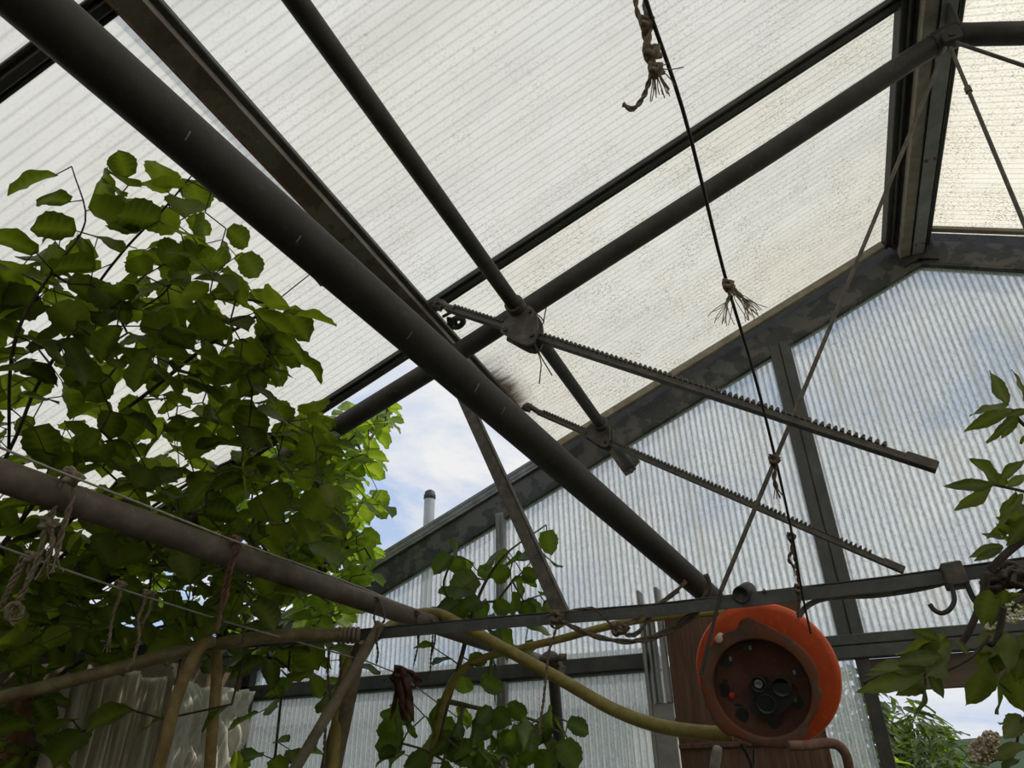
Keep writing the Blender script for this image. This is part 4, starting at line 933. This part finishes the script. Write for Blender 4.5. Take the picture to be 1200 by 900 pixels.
# trunk down to the soil
# --- sunlit tree outside the open bay
rg = random.Random(5)
def outside(P): return P.x < XL - .1 or P.z > roofz(P.x) + .12 or (1.62 < P.y < GY - .15 and P.x < XP - .2 and P.z > roofz(P.x) - .5) or P.y > GY + .15
OP = [(335, 470), (400, 482), (455, 470), (462, 490), (435, 520), (440, 545), (400, 575), (450, 572), (448, 590), (420, 610), (440, 640), (445, 660), (405, 690), (400, 735), (330, 770), (250, 750), (150, 700), (200, 560), (300, 500)]
op = sample([(370, 476), (400, 482), (455, 470), (462, 490), (435, 520), (440, 545), (400, 575), (450, 572), (448, 590), (420, 610), (440, 640), (445, 660), (405, 690), (400, 735), (360, 745), (340, 690), (360, 600), (360, 520)], 330, lambda x, y: (2.0, 3.0), lambda x, y: 1, rg, outside, .03)
op += sample(OP, 420, lambda x, y: (1.9, 3.4), lambda x, y: 1 if x < 400 or y < 560 else .8, rg, outside)
stems = [[Vector((-3.2, 2.9, .0)), Vector((-3.0, 2.8, 1.2)), dp(300, 690, 3.0), dp(350, 620, 2.9), dp(390, 560, 2.8), dp(430, 500, 2.7)], [dp(300, 690, 3.0), dp(360, 660, 2.8), dp(420, 650, 2.7)], [dp(300, 690, 3.0), dp(250, 660, 2.6), dp(200, 640, 2.6)]]
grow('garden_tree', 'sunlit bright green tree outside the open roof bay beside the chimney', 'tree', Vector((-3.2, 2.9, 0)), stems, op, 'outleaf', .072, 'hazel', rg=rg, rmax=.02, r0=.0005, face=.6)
# --- dark shrub mass low on the left wall
rg = random.Random(23)
LP2 = [(-30, 690), (120, 700), (240, 720), (390, 745), (430, 780), (390, 830), (310, 800), (270, 770), (120, 780), (60, 800), (70, 880), (-30, 930)]
lp2 = sample(LP2, 120, lambda x, y: (1.75, 2.3), lambda x, y: 1, rg, lambda P: XL + .1 < P.x and P.y < GY - .1)
lp2 += [dp(x, y, 1.55) for x, y in ((150, 828), (183, 842), (85, 840), (27, 735), (38, 745), (90, 858), (30, 845), (270, 830))]
lp2 += [dp(x, y, 2.2) for x, y in ((300, 880), (310, 830), (285, 885), (320, 890), (345, 880), (300, 835), (350, 765), (362, 795), (340, 808), (325, 870), (350, 880), (410, 770))]
stems = [[Vector((-2.15, 1.75, .0)), Vector((-2.1, 1.75, 1.0)), dp(30, 850, 2.1), dp(60, 800, 2.05), dp(120, 760, 2.0)], [Vector((-2.15, 1.75, .0)), Vector((-2.05, 2.1, .12)), Vector((-1.93, 2.33, .5)), Vector((-1.9, 2.35, 1.3)), dp(325, 860, 2.3), dp(335, 800, 2.25), dp(360, 770, 2.2)]]
grow('climbing_shrub', 'shaded leafy climber scrambling around the fleece low on the left wall', 'shrub', Vector((-2.15, 1.75, 0)), stems, lp2, 'hazel', .085, 'hazel', rg=rg, rmax=.008, r0=.0006)
# --- vine in the middle
rg = random.Random(3)
VL = [(537, 633), (550, 655), (540, 652), (560, 668), (593, 640), (608, 652), (641, 622), (636, 640), (555, 675), (598, 668), (603, 676), (527, 685), (537, 695), (548, 705), (580, 703), (600, 695), (615, 705), (612, 715), (635, 695), (640, 706), (505, 712), (520, 718), (560, 720), (565, 728), (580, 740), (590, 745), (620, 735), (505, 755), (528, 770), (545, 790), (580, 742), (615, 752),
      (480, 818), (465, 830), (500, 835), (515, 820), (540, 827), (575, 825), (560, 835), (600, 820), (590, 840), (620, 848), (645, 848), (668, 845), (640, 832), (468, 868), (478, 855), (495, 875), (522, 865), (548, 872), (540, 848), (560, 880), (585, 870), (600, 878), (628, 875), (642, 880), (612, 890), (580, 895), (555, 893), (520, 892), (480, 895), (460, 893), (500, 905), (460, 910), (540, 910), (600, 912), (570, 855), (585, 828), (660, 870)]
zv = lambda x, y: 2.08 + (y - 760) * -.0006 + rg.uniform(-.12, .12)
vp = [dp(x, y, zv(x, y)) for x, y in VL] + [dp(rg.uniform(455, 660), rg.uniform(815, 925), 2.1 + rg.uniform(-.15, .15)) for _ in range(26)] + [dp(rg.gauss(565, 22), rg.uniform(630, 800), 2.1 + rg.uniform(-.1, .1)) for _ in range(16)]
fl = dp(500, 905, 2.12)
stems = [[Vector((fl.x, fl.y, 0)), Vector((fl.x, fl.y, .8)), fl, dp(513, 865, 2.12), dp(525, 822, 2.12), dp(541, 769, 2.12), dp(552, 725, 2.12), dp(570, 680, 2.1), dp(592, 650, 2.08), dp(640, 615, 2.05)], [dp(525, 822, 2.12), dp(570, 832, 2.1), dp(620, 842, 2.1), dp(660, 860, 2.1)], [dp(552, 725, 2.12), dp(520, 690, 2.1), dp(538, 640, 2.1)]]
grow('climbing_vine', 'mid green climbing plant with rounded leaves in front of the gable panes', 'vine', Vector((fl.x, fl.y, 0)), stems, vp, 'vine', .08, 'hazel', rg=rg, barkm='greenstem', face=1.2, rmax=.009, r0=.0009, up=.35, tipdown=.9, droop=.25)

# --- elder on the right: pinnate leaves
el = thing('elder_shrub', Vector((dp(1245, 700, 1.06).x + .05, dp(1245, 700, 1.06).y, 0)), 'elder branches with long pointed leaflets along the right edge', 'shrub')
lm = LMB(); wd = MB(); rg = random.Random(17)
def leaflets(items, z, dz=.0):
    for (bx, by, tx, ty, w) in items:
        zz = z + rg.uniform(-.03, .03); A_, B_ = dp(bx, by, zz), dp(tx, ty, zz + rg.uniform(-.035, .035) + dz); L = (B_ - A_).length
        n = Vector((rg.gauss(0, .35), rg.gauss(-.25, .35), .9)); t = (B_ - A_).normalized(); s_ = RT if abs(t.dot(RT)) < .7 else UP
        n = (-FW + Vector((0, 0, .5)) + Vector((rg.gauss(0, .35), rg.gauss(0, .35), rg.gauss(0, .35)))).normalized()
        leaf(lm, A_, t, n, L, L * w, 'lance', rg.uniform(.05, .3), rg.uniform(-.05, .18), rg, 12)
def stem(pl, z, r): wd = MB(); wd.tube(smooth([dp(x, y, z) for x, y in pl], 5), r, 8); wd.build('stem', M['bark'], el)
ET = dp(1245, 700, 1.06); wd.tube(smooth([Vector((ET.x + .05, ET.y + .02, 0)), Vector((ET.x + .06, ET.y, .8)), dp(1248, 900, 1.06), ET, dp(1240, 640, 1.08), dp(1240, 585, 1.14), dp(1236, 500, 1.12), dp(1232, 470, 1.12)], 5), [.013] * 16 + [.013 - .011 * k / 19 for k in range(20)], 10)
Z1 = 1.12
leaflets([(1180, 475, 1161, 433, .42), (1182, 474, 1138, 481, .32), (1186, 478, 1132, 502, .3), (1190, 490, 1154, 518, .22), (1192, 484, 1172, 515, .4), (1200, 470, 1192, 432, .45), (1205, 480, 1176, 488, .4), (1215, 490, 1195, 520, .5)], Z1)
stem([(1230, 510), (1200, 498), (1186, 480)], Z1, .0028)
leaflets([(1168, 567, 1137, 537, .42), (1164, 568, 1105, 570, .26), (1162, 570, 1118, 598, .32), (1172, 562, 1200, 538, .4), (1178, 572, 1165, 552, .45), (1180, 570, 1205, 555, .4), (1200, 578, 1165, 620, .34), (1205, 590, 1160, 635, .36), (1190, 575, 1178, 596, .45), (1210, 600, 1180, 640, .4)], Z1 + .03)
stem([(1230, 585), (1200, 576), (1165, 568)], Z1 + .03, .0026)
leaflets([(1175, 640, 1140, 650, .36), (1172, 643, 1142, 657, .3), (1178, 632, 1150, 625, .34), (1180, 630, 1165, 612, .36), (1190, 620, 1170, 605, .4), (1196, 640, 1175, 628, .4), (1205, 610, 1190, 585, .5)], Z1 + .05)
stem([(1240, 600), (1200, 632), (1180, 648), (1160, 668)], Z1 + .04, .0062)
stem([(1157, 672), (1151, 700), (1146, 715), (1140, 730), (1133, 745), (1125, 756)], Z1 + .04, .0055)
# big lower leaf
Z2 = 1.0
leaflets([(1105, 770, 1043, 775, .36), (1100, 748, 1070, 738, .34), (1110, 745, 1050, 768, .42), (1115, 752, 1062, 780, .45), (1085, 788, 1000, 812, .24), (1085, 785, 1022, 778, .34), (1085, 786, 1010, 790, .26), (1080, 790, 1048, 815, .42), (1082, 791, 1085, 838, .55), (1088, 790, 1108, 818, .55), (1158, 776, 1134, 832, .46), (1166, 778, 1173, 838, .42), (1110, 775, 1088, 792, .5), (1150, 760, 1172, 790, .5), (1135, 768, 1120, 748, .5)], Z2)
stem([(1160, 745), (1140, 768), (1110, 785), (1085, 790), (1040, 790), (1012, 800)], Z2, .0025)
leaflets([(1160, 690, 1150, 735, .5), (1178, 690, 1172, 728, .5), (1185, 695, 1215, 725, .5), (1170, 700, 1160, 735, .45), (1172, 735, 1150, 780, .55), (1180, 740, 1185, 790, .5), (1190, 745, 1215, 770, .55), (1168, 740, 1190, 755, .6), (1188, 780, 1200, 835, .5), (1195, 700, 1168, 720, .5), (1165, 750, 1200, 800, .45), (1178, 760, 1160, 790, .6), (1200, 760, 1190, 800, .6)], Z2 + .04)
stem([(1176, 712), (1172, 735), (1165, 755), (1155, 752)], Z2 + .02, .0045)
stem([(1240, 640), (1215, 690), (1176, 712)], Z2 + .05, .006)
leaflets([(1190, 835, 1172, 850, .4), (1196, 838, 1176, 866, .5), (1205, 845, 1180, 862, .4), (1190, 882, 1155, 888, .3), (1205, 872, 1150, 892, .25), (1195, 890, 1175, 905, .5)], Z2 + .06)
stem([(1230, 862), (1190, 880), (1160, 892)], Z2 + .06, .003); stem([(1192, 870), (1195, 850), (1205, 835)], Z2 + .06, .002)
stem([(1150, 790), (1170, 800), (1185, 812)], Z2 + .05, .0018)
lm.build('foliage', M['elder'], el); wd.build('trunk', M['bark'], el)
def umbel(c, sx, sy, z, n, mat, seed):
    rg2 = random.Random(seed); m_ = MB(); 
    for _ in range(n):
        a = rg2.uniform(0, 2 * PI); r_ = rg2.random() ** .5; P = dp(c[0] + sx * r_ * math.cos(a), c[1] + sy * r_ * math.sin(a), z + rg2.uniform(-.03, .03)); s_ = rg2.uniform(.0016, .0034)
        m_.add([P + Vector(v) * s_ for v in ((1, 0, 0), (-1, 0, 0), (0, 1, 0), (0, -1, 0), (0, 0, 1), (0, 0, -1))], [(0, 2, 4), (2, 1, 4), (1, 3, 4), (3, 0, 4), (2, 0, 5), (1, 2, 5), (3, 1, 5), (0, 3, 5)])
    for _ in range(18):
        a = rg2.uniform(0, 2 * PI); r_ = rg2.random() ** .5
        m_.tube([dp(c[0] + 6, c[1] + sy * 1.1, z + .01), dp(c[0] + sx * r_ * math.cos(a), c[1] + sy * r_ * math.sin(a), z)], .0008, 4)
    m_.build('flower_head', M[mat], el)
umbel((1152, 880), 17, 16, 1.06, 420, 'umbel', 1); umbel((1160, 866), 12, 9, 1.05, 160, 'umbel', 2); umbel((1186, 718), 14, 12, 1.06, 160, 'cream', 4); umbel((1160, 728), 8, 10, 1.06, 90, 'cream', 5)
# clump of old roots tied on the tie bar
mb = MB(); rg = random.Random(8); c0 = onY(1170, 678, TY - .02)
for _ in range(22):
    p = c0 + Vector((rg.gauss(0, .014), rg.gauss(0, .012), rg.gauss(0, .011))); pl = [p]
    for i in range(5): p = p + Vector((rg.gauss(0, .013), rg.gauss(0, .008), rg.gauss(-.002, .009))); pl.append(p)
    mb.tube(smooth(pl, 3), rg.uniform(.0015, .006), 6)
mb.lathe(c0, (1, 0, .1), [(.0005, -.03), (.013, -.022), (.017, -.005), (.014, .012), (.016, .028), (.008, .04), (.0005, .044)], 12, wob=lambda j, an: 1 + .5 * noise.noise(Vector((j * 1.3, math.cos(an) * 2, math.sin(an) * 2))))
knot(mb, c0, .014); knot(mb, c0 + Vector((.03, 0, -.006)), .012)
tag(mb.build('root_clump', M['bark']), 'dark clump of dry roots snagged on the right end of the tie bar', 'roots')

# ================================================================== OUTSIDE
mb = MB(); mb.box((-60, -60, -.14), (60, 120, -.1)); structm(mb, 'ground', M['grass'])
ch = thing('chimney', Vector((onY(503, 640, 9.).x, 9., -.1)), 'slim steel chimney with a cap rising beyond the gable rafter', 'chimney')
p1, p0 = onY(503.5, 584, 9.), onY(502.5, 660, 9.); base = Vector((p0.x, 9., -.1)); rch = 6.3 * proj(p1)[2] / F
mb = MB(); mb.tube([base, Vector((p1.x, 9, p1.z))], rch, 24); mb.build('flue', M['chim'], ch)
mb = MB(); mb.lathe(Vector((p1.x, 9, p1.z)), (0, 0, 1), [(rch * 1.0, -.02), (rch * 1.12, -.01), (rch * 1.12, .05), (rch * .95, .07), (rch * .95, .1), (rch * .5, .13), (.001, .135)], 24); mb.build('cap', M['frame'], ch)
hs = thing('neighbour_house', (-4.6, 9.6, 0), 'grey tiled neighbouring building far behind the foliage on the left', 'building')
mb = MB(); mb.box((-9.5, 10.4, 0), (-2.6, 14, 2.5)); mb.build('wall', M['housewall'], hs)
mb = MB(); mb.prism([(-9.7, 10.1, 2.45), (-9.7, 14.3, 2.45), (-9.7, 12.2, 3.5)], (7.3, 0, 0)); mb.build('roof', M['tile'], hs)
rg = random.Random(31)
def clump(name, label, cat, cx, cy, rx, ry, z0, z1, n, size, mat, grp=None, kind='lance', wr=.45, seed=1):
    rg = random.Random(seed); o = thing(name, (cx, cy, -.1), label, cat, grp); lm = LMB(); wdm = MB()
    wdm.tube([(cx, cy, -.1), (cx + .05, cy, (z0 + z1) / 2), (cx, cy, z1 - .3)], [.09, .06, .02], 8)
    lobes = [(Vector((cx + rg.uniform(-.6, .6) * rx, cy + rg.uniform(-.6, .6) * ry, rg.uniform(z0 + .3, z1 - .25))), rg.uniform(.35, .6)) for _ in range(9)]
    for lb, _ in lobes: wdm.tube([(cx, cy, z0 + .2), lb], [.03, .008], 6)
    for i in range(n):
        lb, rr = rg.choice(lobes); u = Vector((rg.gauss(0, 1), rg.gauss(0, 1), rg.gauss(0, .8))).normalized() * rg.uniform(.75, 1.05)
        P = lb + Vector((u.x * rx * rr, u.y * ry * rr, u.z * (z1 - z0) * .5 * rr)); P.z = max(z0, P.z)
        d = Vector((u.x + rg.gauss(0, .5), u.y + rg.gauss(0, .5), rg.uniform(-.7, .1))).normalized(); L = size * rg.uniform(.7, 1.3)
        leaf(lm, P, d, Vector((rg.gauss(0, .4), rg.gauss(0, .4), 1)) + u * .5, L, L * wr, kind, .15, .2, rg, 4)
    wdm.build('trunk', M['bark'], o); lm.build('foliage', M[mat], o); return o
_b1, _b0 = onY(1128, 850, 5.6), onY(960, 850, 5.6)
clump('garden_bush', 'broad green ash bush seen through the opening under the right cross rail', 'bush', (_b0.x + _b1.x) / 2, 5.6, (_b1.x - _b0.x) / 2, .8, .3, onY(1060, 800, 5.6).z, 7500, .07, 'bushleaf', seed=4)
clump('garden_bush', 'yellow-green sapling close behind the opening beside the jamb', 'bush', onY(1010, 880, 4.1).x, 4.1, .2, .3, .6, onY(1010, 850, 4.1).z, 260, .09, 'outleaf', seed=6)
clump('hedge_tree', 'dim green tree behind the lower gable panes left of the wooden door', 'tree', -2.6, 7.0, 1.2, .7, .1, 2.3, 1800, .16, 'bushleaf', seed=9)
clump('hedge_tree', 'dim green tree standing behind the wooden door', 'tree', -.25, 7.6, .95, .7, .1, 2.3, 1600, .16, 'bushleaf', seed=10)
hl = MB(); nx = 60; vs = []
for j in range(8):
    for i in range(nx + 1):
        x = -90 + 240 * i / nx; y = 60 + j * 9; hgt = (1 - (j - 3.5) ** 2 / 13) * (4.2 + 2.2 * noise.noise(Vector((i * .16, 2, .3))) + .8 * noise.noise(Vector((i * .6, j, 1.1)))); vs.append((x, y, max(-.2, hgt)))
hl.add(vs, [[j * (nx + 1) + i, j * (nx + 1) + i + 1, (j + 1) * (nx + 1) + i + 1, (j + 1) * (nx + 1) + i] for j in range(7) for i in range(nx)])
structm(hl, 'hill', M['hill'])

# ================================================================== SKY AND SUN
W = bpy.data.worlds.new('sky'); sc.world = W; W.use_nodes = True; nt = W.node_tree; nt.nodes.clear()
def wn(ty, **k):
    o = nt.nodes.new(ty)
    for a, b in k.items(): setattr(o, a, b)
    return o
tc = wn('ShaderNodeTexCoord'); mp = wn('ShaderNodeMapping'); mp.inputs['Scale'].default_value = (1.6, 1.6, 3.2); mp.inputs['Location'].default_value = (.35, .2, .15); nt.links.new(tc.outputs['Generated'], mp.inputs[0])
n1 = wn('ShaderNodeTexNoise'); n1.inputs['Scale'].default_value = 2.6; n1.inputs['Detail'].default_value = 9; n1.inputs['Roughness'].default_value = .58; n1.inputs['Distortion'].default_value = .4; nt.links.new(mp.outputs[0], n1.inputs['Vector'])
cr = wn('ShaderNodeValToRGB'); e = cr.color_ramp.elements; e[0].position = .40; e[0].color = (.50, .64, .90, 1); e[1].position = .60; e[1].color = (.95, .95, .95, 1); e3 = e.new(.48); e3.color = (.74, .80, .91, 1); e4 = e.new(.74); e4.color = (.80, .815, .84, 1)
nt.links.new(n1.outputs['Fac'], cr.inputs[0])
bg = wn('ShaderNodeBackground'); bg.inputs['Strength'].default_value = 1.0; nt.links.new(cr.outputs[0], bg.inputs[0])
wo = wn('ShaderNodeOutputWorld'); nt.links.new(bg.outputs[0], wo.inputs[0])
sd = bpy.data.lights.new('sun', 'SUN'); sd.energy = 2.5; sd.angle = math.radians(1.2); sd.color = (1., .94, .84)
so = bpy.data.objects.new('sun', sd); COL.objects.link(so); so.location = (4, 1, 8)
so.rotation_euler = Vector((-.60, -.24, -.76)).to_track_quat('-Z', 'Y').to_euler()

vs2 = sc.view_settings; sc.display_settings.display_device = 'sRGB'; vs2.view_transform = 'Standard'; vs2.look = 'None'; vs2.exposure = -0.12; vs2.gamma = 1; vs2.use_curve_mapping = False
cy = sc.cycles; cy.use_denoising = True; cy.max_bounces = 10; cy.diffuse_bounces = 5; cy.transparent_max_bounces = 24; cy.transmission_bounces = 6; cy.glossy_bounces = 3; cy.caustics_reflective = False; cy.caustics_refractive = False; cy.sample_clamp_indirect = 6
